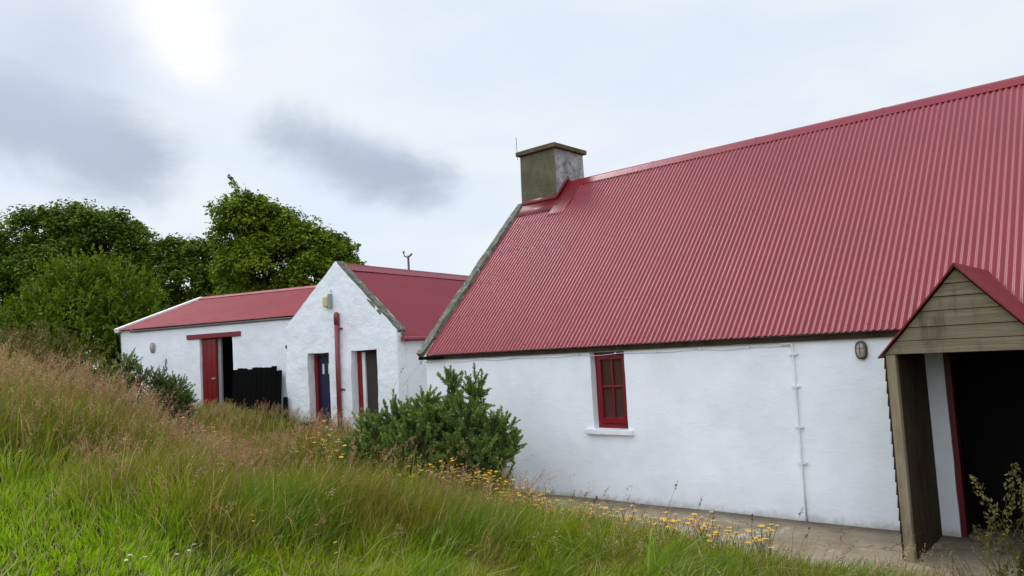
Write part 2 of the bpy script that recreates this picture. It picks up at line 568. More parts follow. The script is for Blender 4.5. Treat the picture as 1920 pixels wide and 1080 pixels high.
# ------------------------------------------------------------------ wall panel with openings
def wall_panel(name, o, d, width, top, zbase, openings, thick, material, parent, step=0.07, lump=0.010, seed=1, back=False):
    """o: left foot corner, d: unit direction to the right seen from outside; outward normal is d rotated -90 degrees"""
    o = Vector((o[0], o[1], 0)); d = Vector((d[0], d[1], 0)).normalized()
    nrm = Vector((d.y, -d.x, 0))
    us = set(np.round(np.linspace(0, width, int(width / step) + 1), 4))
    mintop = min(top(0), top(width))
    zs = set(np.round(np.linspace(zbase, mintop, int((mintop - zbase) / step) + 1), 4))
    for (a, b_, c_, e) in openings:
        for arr, vals in ((us, (a, b_)), (zs, (c_, e))):
            for v_ in vals:
                for q_ in [q_ for q_ in arr if abs(q_ - v_) < step * 0.45]: arr.discard(q_)
                arr.add(round(v_, 4))
    us = sorted(us); zs = sorted(zs)
    peak = max(top(u) for u in us)
    extra = int((peak - mintop) / step)
    rows = [(z, 0) for z in zs] + [(mintop, (k + 1) / extra) for k in range(extra)] if extra > 0 else [(z, 0) for z in zs]
    V = []
    nu = len(us)
    for (z, tt) in rows:
        for u in us:
            zz = z + tt * (top(u) - mintop)
            du = (float(fbm(u * 3.1 + 7, zz * 3.1, seed + 5)) - 0.5) * lump * 1.2
            dz = (float(fbm(u * 3.3, zz * 3.3 + 9, seed + 6)) - 0.5) * lump * 1.2
            dn = (float(fbm(u * 1.1, zz * 1.1, seed)) - 0.5) * lump * 3.0 + (float(fbm(u * 5.0, zz * 5.0, seed + 2)) - 0.5) * lump
            V.append(o + d * (u + du) + nrm * dn + Vector((0, 0, zz + dz)))
    F = []
    edges = {}
    for j in range(len(rows) - 1):
        for i in range(nu - 1):
            uc = (us[i] + us[i + 1]) / 2
            zc = (rows[j][0] + rows[j + 1][0]) / 2 if rows[j + 1][1] == 0 else 1e9
            if any(a < uc < b_ and c_ < zc < e for (a, b_, c_, e) in openings): continue
            f = (j * nu + i, j * nu + i + 1, (j + 1) * nu + i + 1, (j + 1) * nu + i)
            F.append(f)
            for k in range(4):
                e_ = (f[k], f[(k + 1) % 4])
                if (e_[1], e_[0]) in edges: del edges[(e_[1], e_[0])]
                else: edges[e_] = 1
    mb = MB().add(V, F)
    RV = []; RF = []
    for (a, b_) in edges:
        n0 = len(RV)
        RV += [V[a], V[b_], V[b_] - nrm * thick, V[a] - nrm * thick]
        RF.append((n0 + 1, n0, n0 + 3, n0 + 2))
    mb.add(RV, RF)
    return mb.build(name, material, parent, smooth=True)


def corrugated(mb, o, along, upv, nrm, L, H, pitch=0.0762, amp=0.009, n=8, rows=8, wob=0.004, seed=0):
    o, along, upv, nrm = Vector(o), Vector(along).normalized(), Vector(upv).normalized(), Vector(nrm).normalized()
    nu = int(L / pitch * n)
    V = []
    for j in range(rows + 1):
        h = H * j / rows
        for i in range(nu + 1):
            s_ = min(L, i * pitch / n)
            sheet = math.floor(s_ / (pitch * 9))
            a = amp * math.cos(2 * math.pi * s_ / pitch)
            wv = (float(_hash(np.array([sheet]), np.array([j // 4]), seed)[0]) - 0.5) * wob
            wv += 0.003 * math.sin(s_ * 0.9 + seed) * math.sin(h * 1.1 + seed)
            V.append(o + along * s_ + upv * h + nrm * (a + wv + (0.003 if j > rows // 2 else 0.0)))
    F = [(j * (nu + 1) + i, j * (nu + 1) + i + 1, (j + 1) * (nu + 1) + i + 1, (j + 1) * (nu + 1) + i) for j in range(rows) for i in range(nu)]
    mb.add(V, F)
    return mb


def screws(mb, o, along, upv, nrm, L, H, pitch, every, rowh, amp=0.009, r=0.011):
    o, along, upv, nrm = Vector(o), Vector(along).normalized(), Vector(upv).normalized(), Vector(nrm).normalized()
    k = 0
    while k * pitch < L:
        for h in rowh:
            c = o + along * (k * pitch) + upv * (h + random.uniform(-.01, .01)) + nrm * (amp + 0.001)
            ring = [c + (along * math.cos(a) + upv * math.sin(a)) * r for a in [i * math.pi / 3 for i in range(6)]]
            tip = c + nrm * 0.011
            mb.add(ring + [tip], [(i, (i + 1) % 6, 6) for i in range(6)], 1)
        k += every


X, Y, Z = Vector((1, 0, 0)), Vector((0, 1, 0)), Vector((0, 0, 1))

# ================================================================== MAIN COTTAGE
cot = empty('whitewashed_cottage', (-5.0, 3.0, 0))
tag(cot, 'long white cottage with steep red corrugated roof and square stone chimney', 'cottage')
XL, XR = -10.40, 3.0
DOOR = (-2.0, -0.95)
wl = wall_panel('front_wall', (XL, 0), (1, 0), XR - XL, lambda u: 2.32, -0.25,
                [(-6.76 - XL, -6.15 - XL, 1.06, 2.20), (DOOR[0] - XL, DOOR[1] - XL, 0.0, 2.06)], 0.30, M['white_main'], cot, 0.06, 0.010, 11)
ZR, YR = 5.735, 3.27
sl = (ZR - 2.30) / (YR + 0.12)
cs = Vector((0, 1, sl)).normalized()
cn = Vector((0, -sl, 1)).normalized()
SH = (YR + 0.12) / cs.y
for x0, x1 in ((XL, XL + 0.4), (XR - 0.4, XR)):   # gable ends
    mb = MB()
    mb.add([(x0, 0.05, -0.2), (x0, 6.5, -0.2), (x0, 6.5, 2.36), (x0, YR, ZR - 0.08), (x0, 0.05, 2.36), (x1, 0.05, -0.2), (x1, 6.5, -0.2), (x1, 6.5, 2.36), (x1, YR, ZR - 0.08), (x1, 0.05, 2.36)],
           [(0, 1, 2, 3, 4), (9, 8, 7, 6, 5), (1, 0, 5, 6), (2, 1, 6, 7), (3, 2, 7, 8), (4, 3, 8, 9), (0, 4, 9, 5)])
    mb.build('gable_wall', M['white_main'], cot)
MB().box(XL + 0.4, XR - 0.4, 6.15, 6.5, -0.2, 2.34).build('back_wall', M['white_main'], cot)
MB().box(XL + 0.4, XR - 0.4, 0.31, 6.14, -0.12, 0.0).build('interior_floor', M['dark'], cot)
MB().box(-3.2, 0.2, 1.4, 1.5, 0.004, 2.3).box(-3.2, -3.1, 0.32, 1.398, 0.004, 2.3).box(0.1, 0.2, 0.32, 1.398, 0.004, 2.3).box(-3.2, 0.2, 0.32, 1.5, 2.304, 2.36).build('interior_shade_panel', M['dark'], cot)  # added dark box that paints the doorway's inner shade

mb = MB()
RX0 = -10.28
corrugated(mb, (RX0, -0.12, 2.30), X, cs, cn, XR + 0.1 - RX0, SH, rows=10, amp=0.0105, seed=2)
cs2 = Vector((0, -1, sl)).normalized(); cn2 = Vector((0, sl, 1)).normalized()
corrugated(mb, (RX0, 2 * YR + 0.12, 2.30), X, cs2, cn2, XR + 0.1 - RX0, SH, rows=3, seed=3)
screws(mb, (RX0, -0.12, 2.30), X, cs, cn, XR - RX0, SH, 0.0762, 3, (0.10, 0.95, 1.85, 2.75, 3.6, 4.55), r=0.010)
roof = mb.build('roof', [M['roof'], M['roof_smooth']], cot, smooth=True)
# ridge capping: two folded wings with a rolled top, laid in overlapping lengths
mb = MB()
for k in range(6):
    a, b_ = -9.36 + k * 2.07, -9.36 + (k + 1) * 2.07
    prof = []
    for (s_, e) in [(-0.19, 0.014), (-0.17, 0.018), (-0.06, 0.020), (-0.025, 0.026), (0, 0.033), (0.025, 0.026), (0.06, 0.020), (0.17, 0.018), (0.19, 0.014)]:
        prof.append(Vector((0, YR, ZR)) + (cs * s_ + cn * e if s_ < 0 else -cs2 * s_ + cn2 * e if s_ > 0 else Z * e))
    L_ = len(prof)
    for (p0_, p1_, lf_) in ((a, b_ - .06, 0.0), (b_ - .06, b_, 0.005)):
        v = [Vector((p0_, p_.y, p_.z + lf_)) for p_ in prof] + [Vector((p1_, p_.y, p_.z + lf_)) for p_ in prof]
        mb.add(v, [(i, L_ + i, L_ + i + 1, i + 1) for i in range(L_ - 1)])
cap = mb.build('ridge_cap', M['roof'], roof, smooth=True)
# chimney
CX0, CX1, CY0, CY1 = -10.34, -9.37, 2.88, 3.92
mb = MB()
def zroof(y): return 2.30 + sl * (y + 0.12) if y < YR else ZR - sl * (y - YR)
nseg = 8
chv = MB()
zb, zt = 4.9, 6.46
# four faces gridded, with a slight hand-rendered wobble
def face(mb, p00, p10, p11, p01, nrm_, mi, n=10, wob=0.012, seed=0):
    V = []
    for j in range(n + 1):
        for i in range(n + 1):
            s_, t_ = i / n, j / n
            q_ = (Vector(p00) * (1 - s_) + Vector(p10) * s_) * (1 - t_) + (Vector(p01) * (1 - s_) + Vector(p11) * s_) * t_
            ed = 1.0 if 0 < i < n else 0.0
            q_ = q_ + Vector(nrm_) * (float(fbm(s_ * 4, t_ * 5, seed)) - 0.5) * wob * 2 * ed
            V.append(q_)
    mb.add(V, [(j * (n + 1) + i, j * (n + 1) + i + 1, (j + 1) * (n + 1) + i + 1, (j + 1) * (n + 1) + i) for j in range(n) for i in range(n)], mi)
tp = 0.02
face(chv, (CX0, CY0, zb), (CX1, CY0, zb), (CX1 - tp, CY0 + tp, zt), (CX0 + tp, CY0 + tp, zt), (0, -1, 0), 0, seed=1)
face(chv, (CX1, CY0, zb), (CX1, CY1, zb), (CX1 - tp, CY1 - tp, zt), (CX1 - tp, CY0 + tp, zt), (1, 0, 0), 1, seed=2)
face(chv, (CX1, CY1, zb), (CX0, CY1, zb), (CX0 + tp, CY1 - tp, zt), (CX1 - tp, CY1 - tp, zt), (0, 1, 0), 0, seed=3)
face(chv, (CX0, CY1, zb), (CX0, CY0, zb), (CX0 + tp, CY0 + tp, zt), (CX0 + tp, CY1 - tp, zt), (-1, 0, 0), 0, seed=4)
ch = chv.build('chimney', [M['chim_front'], M['chim_side']], cot, smooth=False)
mb = MB()
e = 0.05
mb.hexa([(CX0 - e, CY0 - e, zt - 0.02), (CX1 + e, CY0 - e, zt - 0.02), (CX1 + e, CY1 + e, zt - 0.02), (CX0 - e, CY1 + e, zt - 0.02),
         (CX0 - e, CY0 - e, zt + 0.075), (CX1 + e, CY0 - e, zt + 0.075), (CX1 + e, CY1 + e, zt + 0.075), (CX0 - e, CY1 + e, zt + 0.075)])
mb.hexa([(CX0 - 0.03, CY0 - 0.03, zt + 0.073), (CX1 + 0.03, CY0 - 0.03, zt + 0.073), (CX1 + 0.03, CY1 + 0.03, zt + 0.073), (CX0 - 0.03, CY1 + 0.03, zt + 0.073),
         (CX0 + 0.12, CY0 + 0.12, zt + 0.135), (CX1 - 0.12, CY0 + 0.12, zt + 0.135), (CX1 - 0.12, CY1 - 0.12, zt + 0.135), (CX0 + 0.12, CY1 - 0.12, zt + 0.135)])
mb.build('chimney_cap', M['cap'], ch, bevel=0.012)
# flashing in front of and beside the chimney
mb = MB()
def rp(x, y, lift): return Vector((x, y, zroof(y))) + (cn if y <= YR else cn2) * lift
mb.add([rp(CX0 + 0.06, 2.62, .016), rp(CX1 + 0.12, 2.62, .016), rp(CX1 + 0.12, 2.86, .030), rp(CX0 + 0.06, 2.86, .030)], [(0, 1, 2, 3)])
mb.add([Vector((CX0 + 0.06, CY0 - 0.022, zroof(2.86) + .02)), Vector((CX1 + 0.02, CY0 - 0.022, zroof(2.86) + .02)), Vector((CX1 + 0.02, CY0 - 0.018, zroof(2.86) + .13)), Vector((CX0 + 0.06, CY0 - 0.018, zroof(2.86) + .13))], [(0, 1, 2, 3)])
# sheet beside the chimney, dressed down over the corrugations
gv = []
n_ = 14
for j in range(n_ + 1):
    y = 2.50 + (YR - 0.02 - 2.50) * j / n_
    wdt = 0.48 - 0.12 * (1 - j / n_)
    for i in range(n_ + 1):
        x = CX1 + 0.02 + wdt * i / n_
        gv.append(rp(x, y, 0.020 - 0.014 * (i / n_) ** 2 - 0.010 * (1 - min(1, j / 3)) + 0.004 * float(vn(i * .7, j * .7, 3))))
mb.add(gv, [(j * (n_ + 1) + i, j * (n_ + 1) + i + 1, (j + 1) * (n_ + 1) + i + 1, (j + 1) * (n_ + 1) + i) for j in range(n_) for i in range(n_)])
mb.add([Vector((CX1 + 0.022, y, zroof(y) + a)) for y, a in ((2.84, .03), (YR, .03), (3.5, .03), (3.5, .16), (YR, .17), (2.84, .14))], [(0, 1, 2, 3, 4, 5)])
fl = mb.build('chimney_flashing', M['roof_smooth'], roof, smooth=True)
sol = fl.modifiers.new('sheet', 'SOLIDIFY'); sol.thickness = 0.004
# thin aerial rod
MB().tube([(-10.42, 2.93, 6.40), (-10.42, 2.92, 6.9)], 0.006, 5).build('lightning_rod', M['metal'], ch)
# cement verge up the left gable
def verge(name, p0, p1, wv, hv, upn, seg=26, m=None, parent=None, seed=0, w0=1.0):
    p0, p1, wv, upn = Vector(p0), Vector(p1), Vector(wv), Vector(upn)
    mb = MB(); V = []
    for i in range(seg + 1):
        t_ = i / seg
        c = p0.lerp(p1, t_)
        k = lambda s_: (float(vn(t_ * seg * 0.6 + s_ * 5, s_ * 3.7, seed)) - 0.5)
        V += [c + wv * (0 + .1 * k(1)) - upn * 0.05, c + wv * (1 + .3 * k(2)) - upn * 0.03, c + wv * (0.92 + .25 * k(3)) + upn * hv * (0.8 + .5 * k(4)), c + wv * (0.05 + .15 * k(5)) + upn * hv * (1 + .4 * k(6))]
    F = []
    for i in range(seg):
        for k in range(4):
            F.append((i * 4 + k, i * 4 + (k + 1) % 4, (i + 1) * 4 + (k + 1) % 4, (i + 1) * 4 + k))
    F += [(3, 2, 1, 0), tuple(seg * 4 + k for k in range(4))]
    mb.add(V, F)
    return mb.build(name, m, parent, smooth=False)
verge('gable_verge', (XL - 0.06, -0.16, 2.30), (XL - 0.06, 2.93, 2.30 + sl * 3.05), (0.15, 0, 0), 0.06, cn, 40, M['verge'], cot, 3)
verge('gable_verge', (XL - 0.06, 2 * YR + .16, 2.30), (XL - 0.06, 3.93, ZR - sl * (3.93 - YR)), (0.20, 0, 0), 0.11, cn2, 20, M['verge'], cot, 4)
# eaves: rafter ends, a narrow wallplate board coloured dark as eave shadow and the cable under it
MB().box(XL + 0.05, XR, -0.055, -0.012, 2.215, 2.285).build('eaves_board', M['wood_dark'], cot)
MB().tube([(XL - 0.08, -0.10, 2.245), (-9.9, -0.10, 2.25)], 0.03, 10).build('gutter_stub', M['black'], cot)
cpts = []
for i in range(60):
    x = XL + 0.02 + i * (-3.66 - XL - 0.02) / 59
    sag = 0.018 * abs(math.sin(i * math.pi / 6))
    cpts.append((x, -0.018, 2.172 - .6 * sag + 0.008 * math.sin(i * .7)))
cb = MB().tube(cpts, 0.004, 6).build('eaves_cable', M['white_trim'], cot, smooth=True)
for i in range(0, 60, 6): MB().box(cpts[i][0] - .012, cpts[i][0] + .012, -0.034, -0.005, cpts[i][2] - .009, cpts[i][2] + .011).build('cable_clip', M['white_trim'], cb)
# conduit down the wall
cd = MB().tube([(-3.80, -0.03, 2.19), (-3.68, -0.03, 2.19), (-3.655, -0.03, 2.175), (-3.65, -0.03, 2.14), (-3.65, -0.028, 1.6), (-3.652, -0.028, 1.1), (-3.655, -0.028, 0.5), (-3.655, -0.028, 0.02)], 0.011, 8).build('conduit', M['white_trim'], cot, smooth=True)
for z in (2.06, 1.66, 1.16, 0.72):
    MB().tube([(-3.652, -0.03, z - .02), (-3.652, -0.03, z + .02)], 0.017, 8).box(-3.70, -3.60, -0.036, -0.006, z - .012, z + .012).build('conduit_clip', M['white_trim'], cd)
# window
def frame(mb, x0, x1, z0, z1, y0, y1, t_, tb=None):
    tb = tb or t_
    mb.box(x0, x0 + t_, y0, y1, z0, z1); mb.box(x1 - t_, x1, y0, y1, z0, z1)
    mb.box(x0 + t_, x1 - t_, y0, y1, z1 - t_, z1); mb.box(x0 + t_, x1 - t_, y0, y1, z0, z0 + tb)
    return mb
wx0, wx1, wz0, wz1 = -6.76, -6.15, 1.06, 2.20
wf = frame(MB(), wx0 - .01, wx1 + .01, wz0 - .01, wz1 + .01, 0.13, 0.21, 0.055, 0.08).build('window', M['red'], cot, bevel=.004)
ins = frame(MB(), wx0 + .05, wx1 - .05, wz0 + .075, wz1 - .05, 0.10, 0.145, 0.065, 0.085)
cx_ = (wx0 + wx1) / 2
zc_ = wz0 + 0.62
ins.box(cx_ - .016, cx_ + .016, 0.115, 0.14, wz0 + .16, wz1 - .115)
ins.box(wx0 + .115, cx_ - .018, 0.113, 0.142, zc_ - .016, zc_ + .016).box(cx_ + .018, wx1 - .115, 0.113, 0.142, zc_ - .016, zc_ + .016)
ins.build('sash', M['red'], wf, bevel=.004)
MB().box(wx0 + .10, wx1 - .10, 0.150, 0.156, wz0 + .12, wz1 - .10).build('pane', M['glass'], wf)
MB().box(wx0 - .13, wx1 + .09, -0.075, 0.125, wz0 - .075, wz0 - .002).build('sill', M['white_trim'], wf, bevel=.008)
# door opening: red jambs
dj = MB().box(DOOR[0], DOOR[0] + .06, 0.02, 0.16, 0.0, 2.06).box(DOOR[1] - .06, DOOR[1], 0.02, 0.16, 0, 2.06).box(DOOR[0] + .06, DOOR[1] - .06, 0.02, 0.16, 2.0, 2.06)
dj.build('door_frame', M['red_shaded'], cot, bevel=.005)
MB().box(DOOR[0] + .08, DOOR[1] - .08, -0.04, 0.30, -0.05, 0.055).build('doorstep', M['path'], cot, bevel=.01)

# porch ------------------------------------------------------------
PY = -1.24; PX0, PX1 = -2.25, -0.87; AX = -1.56; AZ = 2.84; PZ = 2.05
ps = (AZ - PZ) / (AX - PX0)
por = MB()
# gable boards, lapped
zrows = [PZ, 2.18, 2.31, 2.46, 2.59, 2.71, AZ - 0.01]
for i in range(len(zrows) - 1):
    z0, z1 = zrows[i], zrows[i + 1] - (0.006 if i < 5 else 0)
    def xs(z): return PX0 + (z - PZ) / ps + 0.0, PX1 - (z - PZ) / ps
    a0, b0 = xs(z0); a1, b1 = xs(min(z1, AZ - .012))
    th = 0.030 if i else 0.046
    y0 = PY - (0.0 if i else 0.012)
    por.hexa([(a0, y0, z0), (b0, y0, z0), (b0, y0 + th, z0), (a0, y0 + th, z0), (a1, y0 + .012, z1), (b1, y0 + .012, z1), (b1, y0 + th, z1), (a1, y0 + th, z1)])
porch = por.build('porch', M['wood'], cot, jitter=0.0015)
for x0, x1 in ((PX0, PX0 + .088), (PX1 - .088, PX1)):
    MB().hexa([(x0, PY, -.01), (x1, PY, -.01), (x1, PY + .09, -.01), (x0, PY + .09, -.01), (x0, PY, PZ - .002), (x1, PY, PZ - .002), (x1, PY + .09, PZ - .002), (x0, PY + .09, PZ - .002)]).build('post', M['wood_post'], porch, bevel=.006)
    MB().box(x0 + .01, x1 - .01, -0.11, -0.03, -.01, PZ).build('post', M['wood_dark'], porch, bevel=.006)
    # lapped side cladding
    mb = MB()
    left = x0 < AX
    nb = 16
    for k in range(nb):
        z0 = 0.03 + k * (PZ - 0.05) / nb; z1 = z0 + (PZ - .05) / nb + .012
        if left: mb.hexa([(x0 - .028, PY + .012, z0), (x0 - .004, PY + .012, z0), (x0 - .004, -.03, z0), (x0 - .028, -.03, z0), (x0 - .014, PY + .012, z1), (x0 - .002, PY + .012, z1), (x0 - .002, -.03, z1), (x0 - .014, -.03, z1)])
        else: mb.hexa([(x1 + .004, PY + .012, z0), (x1 + .028, PY + .012, z0), (x1 + .028, -.03, z0), (x1 + .004, -.03, z0), (x1 + .002, PY + .012, z1), (x1 + .014, PY + .012, z1), (x1 + .014, -.03, z1), (x1 + .002, -.03, z1)])
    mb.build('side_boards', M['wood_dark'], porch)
    # inner lining, vertical boards
    mb = MB()
    xi = x1 - .012 if left else x0 + .004
    for k in range(7):
        y0 = PY + .095 + k * 0.147
        mb.box(xi, xi + .008 + .004 * (k % 2), y0, y0 + .142, 0.0, PZ - .01)
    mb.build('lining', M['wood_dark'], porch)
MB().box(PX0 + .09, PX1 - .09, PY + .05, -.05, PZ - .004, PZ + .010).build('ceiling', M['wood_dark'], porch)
# porch roof
mb = MB()
for sgn in (-1, 1):
    e0 = Vector((AX + sgn * (AX - PX0 + 0.055), 0, PZ - 0.055 * ps + .024)); a0 = Vector((AX, 0, AZ + .024))
    upv = (a0 - e0); Ls = upv.length; upv.normalize()
    nn = Vector((upv.z * sgn, 0, abs(upv.x)))
    V = []
    for yy in (PY - .045, 0.86):
        V += [Vector((e0.x, yy, e0.z)), Vector((a0.x, yy, a0.z)), Vector((a0.x, yy, a0.z)) + Z * .022, Vector((e0.x, yy, e0.z)) + nn * .014]
    mb.add(V, [(0, 1, 2, 3), (7, 6, 5, 4), (0, 4, 5, 1), (3, 2, 6, 7), (0, 3, 7, 4)])
pr = mb.build('porch_roof', M['roof_smooth'], porch)
MB().add([(AX - .10, PY - .055, AZ - .10 * ps + .035), (AX, PY - .055, AZ + .06), (AX + .10, PY - .055, AZ - .10 * ps + .035), (AX - .10, 0.9, AZ - .10 * ps + .035), (AX, 0.9, AZ + .06), (AX + .10, 0.9, AZ - .10 * ps + .035),
          (AX, PY - .055, AZ + .046)], [(0, 1, 4, 3), (1, 2, 5, 4), (0, 6, 1), (6, 2, 1)]).build('porch_ridge', M['roof_smooth'], porch)

# oval bulkhead lamp
def oval(mb, c, a, b_, d0, d1, d, nrm_, mi=0, n=20, dome=True, sq=1.0):
    c, d, nrm_ = Vector(c), Vector(d), Vector(nrm_)
    rings = [(1.0, d0), (1.0, d1 * .55), (0.9, d1 * .82), (0.6, d1 * .97)] if dome else [(1.0, d0), (1.0, d1), (.85, d1)]
    V = []
    for (s_, e_) in rings:
        for k in range(n):
            th = 2 * math.pi * k / n
            ca, sa = math.cos(th), math.sin(th)
            ca = math.copysign(abs(ca) ** sq, ca); sa = math.copysign(abs(sa) ** sq, sa)
            V.append(c + d * a * s_ * ca + Z * b_ * s_ * sa + nrm_ * e_)
    F = [(j * n + k, j * n + (k + 1) % n, (j + 1) * n + (k + 1) % n, (j + 1) * n + k) for j in range(len(rings) - 1) for k in range(n)]
    F.append(tuple((len(rings) - 1) * n + k for k in range(n)))
    mb.add(V, F, mi)
    return mb
lamp = empty('wall_lamp', (-2.84, 0, 2.07))
tag(lamp, 'brown oval bulkhead lamp on cottage wall beside the porch', 'wall lamp')
b1_ = oval(MB(), (-2.84, 0, 2.075), .065, .108, -.02, .045, X, -Y, dome=False, sq=.75).build('lamp_body', M['lampbody'], lamp, smooth=True)
oval(MB(), (-2.84, 0, 2.07), .047, .088, .03, .085, X, -Y, sq=.8).build('lamp_glass', M['lampgrey'], lamp, smooth=True)
MB().tube([(-2.84, -.09, 2.17), (-2.84, -.09, 2.03)], .004, 5).tube([(-2.885, -.07, 2.10), (-2.84, -.092, 2.10), (-2.795, -.07, 2.10)], .004, 5).build('lamp_guard', M['lampbody'], lamp)
MB().tube([(-2.84, -.025, 2.17), (-2.84, -.03, 2.24)], .006, 6).build('lamp_cable', M['white_trim'], lamp)

# ================================================================== MIDDLE OUTBUILDING (gable to the yard)
mid = empty('gabled_outbuilding', (-15.2, 2.5, 0.6))
tag(mid, 'small white outbuilding with pointed rough gable, red drainpipe and red roof', 'outbuilding')
md = Vector((0.983, 0.182, 0)).normalized()       # along the gable, to the right
mr = Vector((-0.182, 0.983, 0)).normalized()      # into the building
mC = Vector((-13.44, 1.89, 0))                    # right foot corner
MW = 3.56
mO = mC - md * MW
apu = 1.75
def mtop(u):
    if u < apu: return 3.18 + (4.68 - 3.18) * (u / apu)
    return 4.68 - (4.68 - 2.92) * ((u - apu) / (MW - apu))
def mu(x): return (x - mO.x) / md.x
DO = (mu(-16.22), mu(-15.52)); WI = (mu(-14.83), mu(-14.04))
wall_panel('gable_front', (mO.x, mO.y), md, MW, mtop, 0.2, [(DO[0], DO[1], 0.58, 2.49), (WI[0], WI[1], 0.72, 2.50)], 0.32, M['white_mid'], mid, 0.06, 0.022, 31)
def mp(u, v, z): return mO + md * u + mr * v + Z * z
ML = 9.0
mb = MB()
mb.hexa([mp(MW - .35, .33, -.2), mp(MW - .003, .33, -.2), mp(MW - .003, ML, -.2), mp(MW - .35, ML, -.2), mp(MW - .35, .33, 2.72), mp(MW - .003, .33, 2.72), mp(MW - .003, ML, 2.72), mp(MW - .35, ML, 2.72)])
mb.hexa([mp(.003, .33, -.2), mp(.35, .33, -.2), mp(.35, ML, -.2), mp(.003, ML, -.2), mp(.003, .33, 3.1), mp(.35, .33, 3.1), mp(.35, ML, 3.1), mp(.003, ML, 3.1)])
mb.build('side_wall', M['white_shed'], mid)
MB().add([mp(0.01, ML, 0), mp(MW - .01, ML, 0), mp(MW - .01, ML, 2.7), mp(apu, ML, 4.5), mp(.01, ML, 3.0)], [(0, 1, 2, 3, 4)]).build('back_wall', M['white_shed'], mid)
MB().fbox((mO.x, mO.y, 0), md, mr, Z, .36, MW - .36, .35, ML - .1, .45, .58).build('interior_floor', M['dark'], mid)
MB().fbox((mO.x, mO.y, 0), md, mr, Z, .36, MW - .36, 1.3, 1.4, .582, 2.9).fbox((mO.x, mO.y, 0), md, mr, Z, .36, MW - .36, .33, 1.4, 2.902, 2.95).build('interior_shade_panel', M['dark'], mid)  # added dark panels standing for the shade inside
# roof
eR = mp(MW + .09, .16, 2.76); aR = mp(apu, .16, 4.60)
upR = (aR - eR); HR = upR.length; upR.normalize(); nR = mr.cross(upR).normalized()
if nR.z < 0: nR = -nR
mb = MB()
corrugated(mb, eR, mr, upR, nR, ML - .1, HR, rows=6, seed=5)
eL = mp(-.09, .16, 3.10); upL = (aR - eL); HL = upL.length; upL.normalize(); nL = mr.cross(upL).normalized()
if nL.z < 0: nL = -nL
corrugated(mb, eL, mr, upL, nL, ML - .1, HL, rows=3, seed=6)
mroof = mb.build('roof', M['roof'], mid, smooth=True)
mb = MB()
V = []
for v_ in (.10, ML + .05):
    c = mp(apu, v_, 4.60)
    V += [c - upR * .20 + nR * .024, c - upR * .03 + nR * .03, c + Z * .06, c - upL * .03 + nL * .03, c - upL * .20 + nL * .024]
mb.add(V, [(i, i + 1, 6 + i, 5 + i) for i in range(4)])
o = mb.build('ridge_cap', M['roof'], mroof)
sol = o.modifiers.new('sheet', 'SOLIDIFY'); sol.thickness = 0.004
verge('gable_verge', mp(MW + .02, .02, 2.88), mp(apu + .02, .02, 4.64), mr * .27, .07, nR, 30, M['verge'], mid, 8)
verge('gable_verge', mp(-.02, .02, 3.16), mp(apu - .02, .02, 4.645), mr * .22, .03, nL, 20, M['white_mid'], mid, 9)
gt = MB()
gp = [mp(MW + .12, .14 + k * (ML - .2) / 6, 2.70) for k in range(7)]
gt.tube(gp, .055, 12)
gut = gt.build('gutter', M['redpipe'], mid, smooth=True)
MB().tube([mp(MW + .12, .08, 2.70), mp(MW + .12, .16, 2.70)], .068, 14).build('gutter_end', M['redpipe'], gut, smooth=False)
# drainpipe on the gable
du_ = mu(-15.175)
dp = MB().tube([mp(du_ + .04 * 0, -.07, .45), mp(du_, -.075, 2.0), mp(du_ + .012, -.075, 3.30)], .057, 12).build('drainpipe', M['redpipe'], mid, smooth=True)
MB().tube([mp(du_ + .012, -.075, 3.16), mp(du_ + .012, -.075, 3.36), mp(du_ + .012, -.075, 3.43), mp(du_ + .012, -.075, 3.45)], [.068, .068, .054, .02], 12).build('pipe_cap', M['redpipe'], dp, smooth=True)
for z in (3.05, 1.6):
    MB().fbox(mp(du_, 0, 0), md, mr, Z, -.085, .14, -.03, .0, z - .02, z + .02).build('pipe_bracket', M['redpipe'], dp)
# door
o = (mO.x, mO.y, 0)
d0, d1 = DO
df = MB().fbox(o, md, mr, Z, d0 - .01, d0 + .10, .22, .31, .58, 2.50).fbox(o, md, mr, Z, d1 - .03, d1 + .01, .22, .31, .58, 2.50).fbox(o, md, mr, Z, d0 + .10, d1 - .03, .22, .31, 2.43, 2.50)
dfr = df.build('door', M['red'], mid)
lf = MB()
lf.fbox(o, md, mr, Z, d0 + .10, d0 + .19, .285, .325, .60, 2.43).fbox(o, md, mr, Z, d1 - .10, d1 - .03, .285, .325, .60, 2.43)
lf.fbox(o, md, mr, Z, d0 + .19, d1 - .10, .285, .325, .60, 1.98).fbox(o, md, mr, Z, d0 + .19, d1 - .10, .285, .325, 2.23, 2.43).fbox(o, md, mr, Z, d0 + .27, d0 + .38, .285, .325, 1.981, 2.229)
lf.build('door_leaf', M['navy'], dfr, bevel=.004)
MB().fbox(o, md, mr, Z, d0 + .19, d1 - .10, .30, .31, 1.98, 2.23).build('pane', M['paleglass'], dfr)
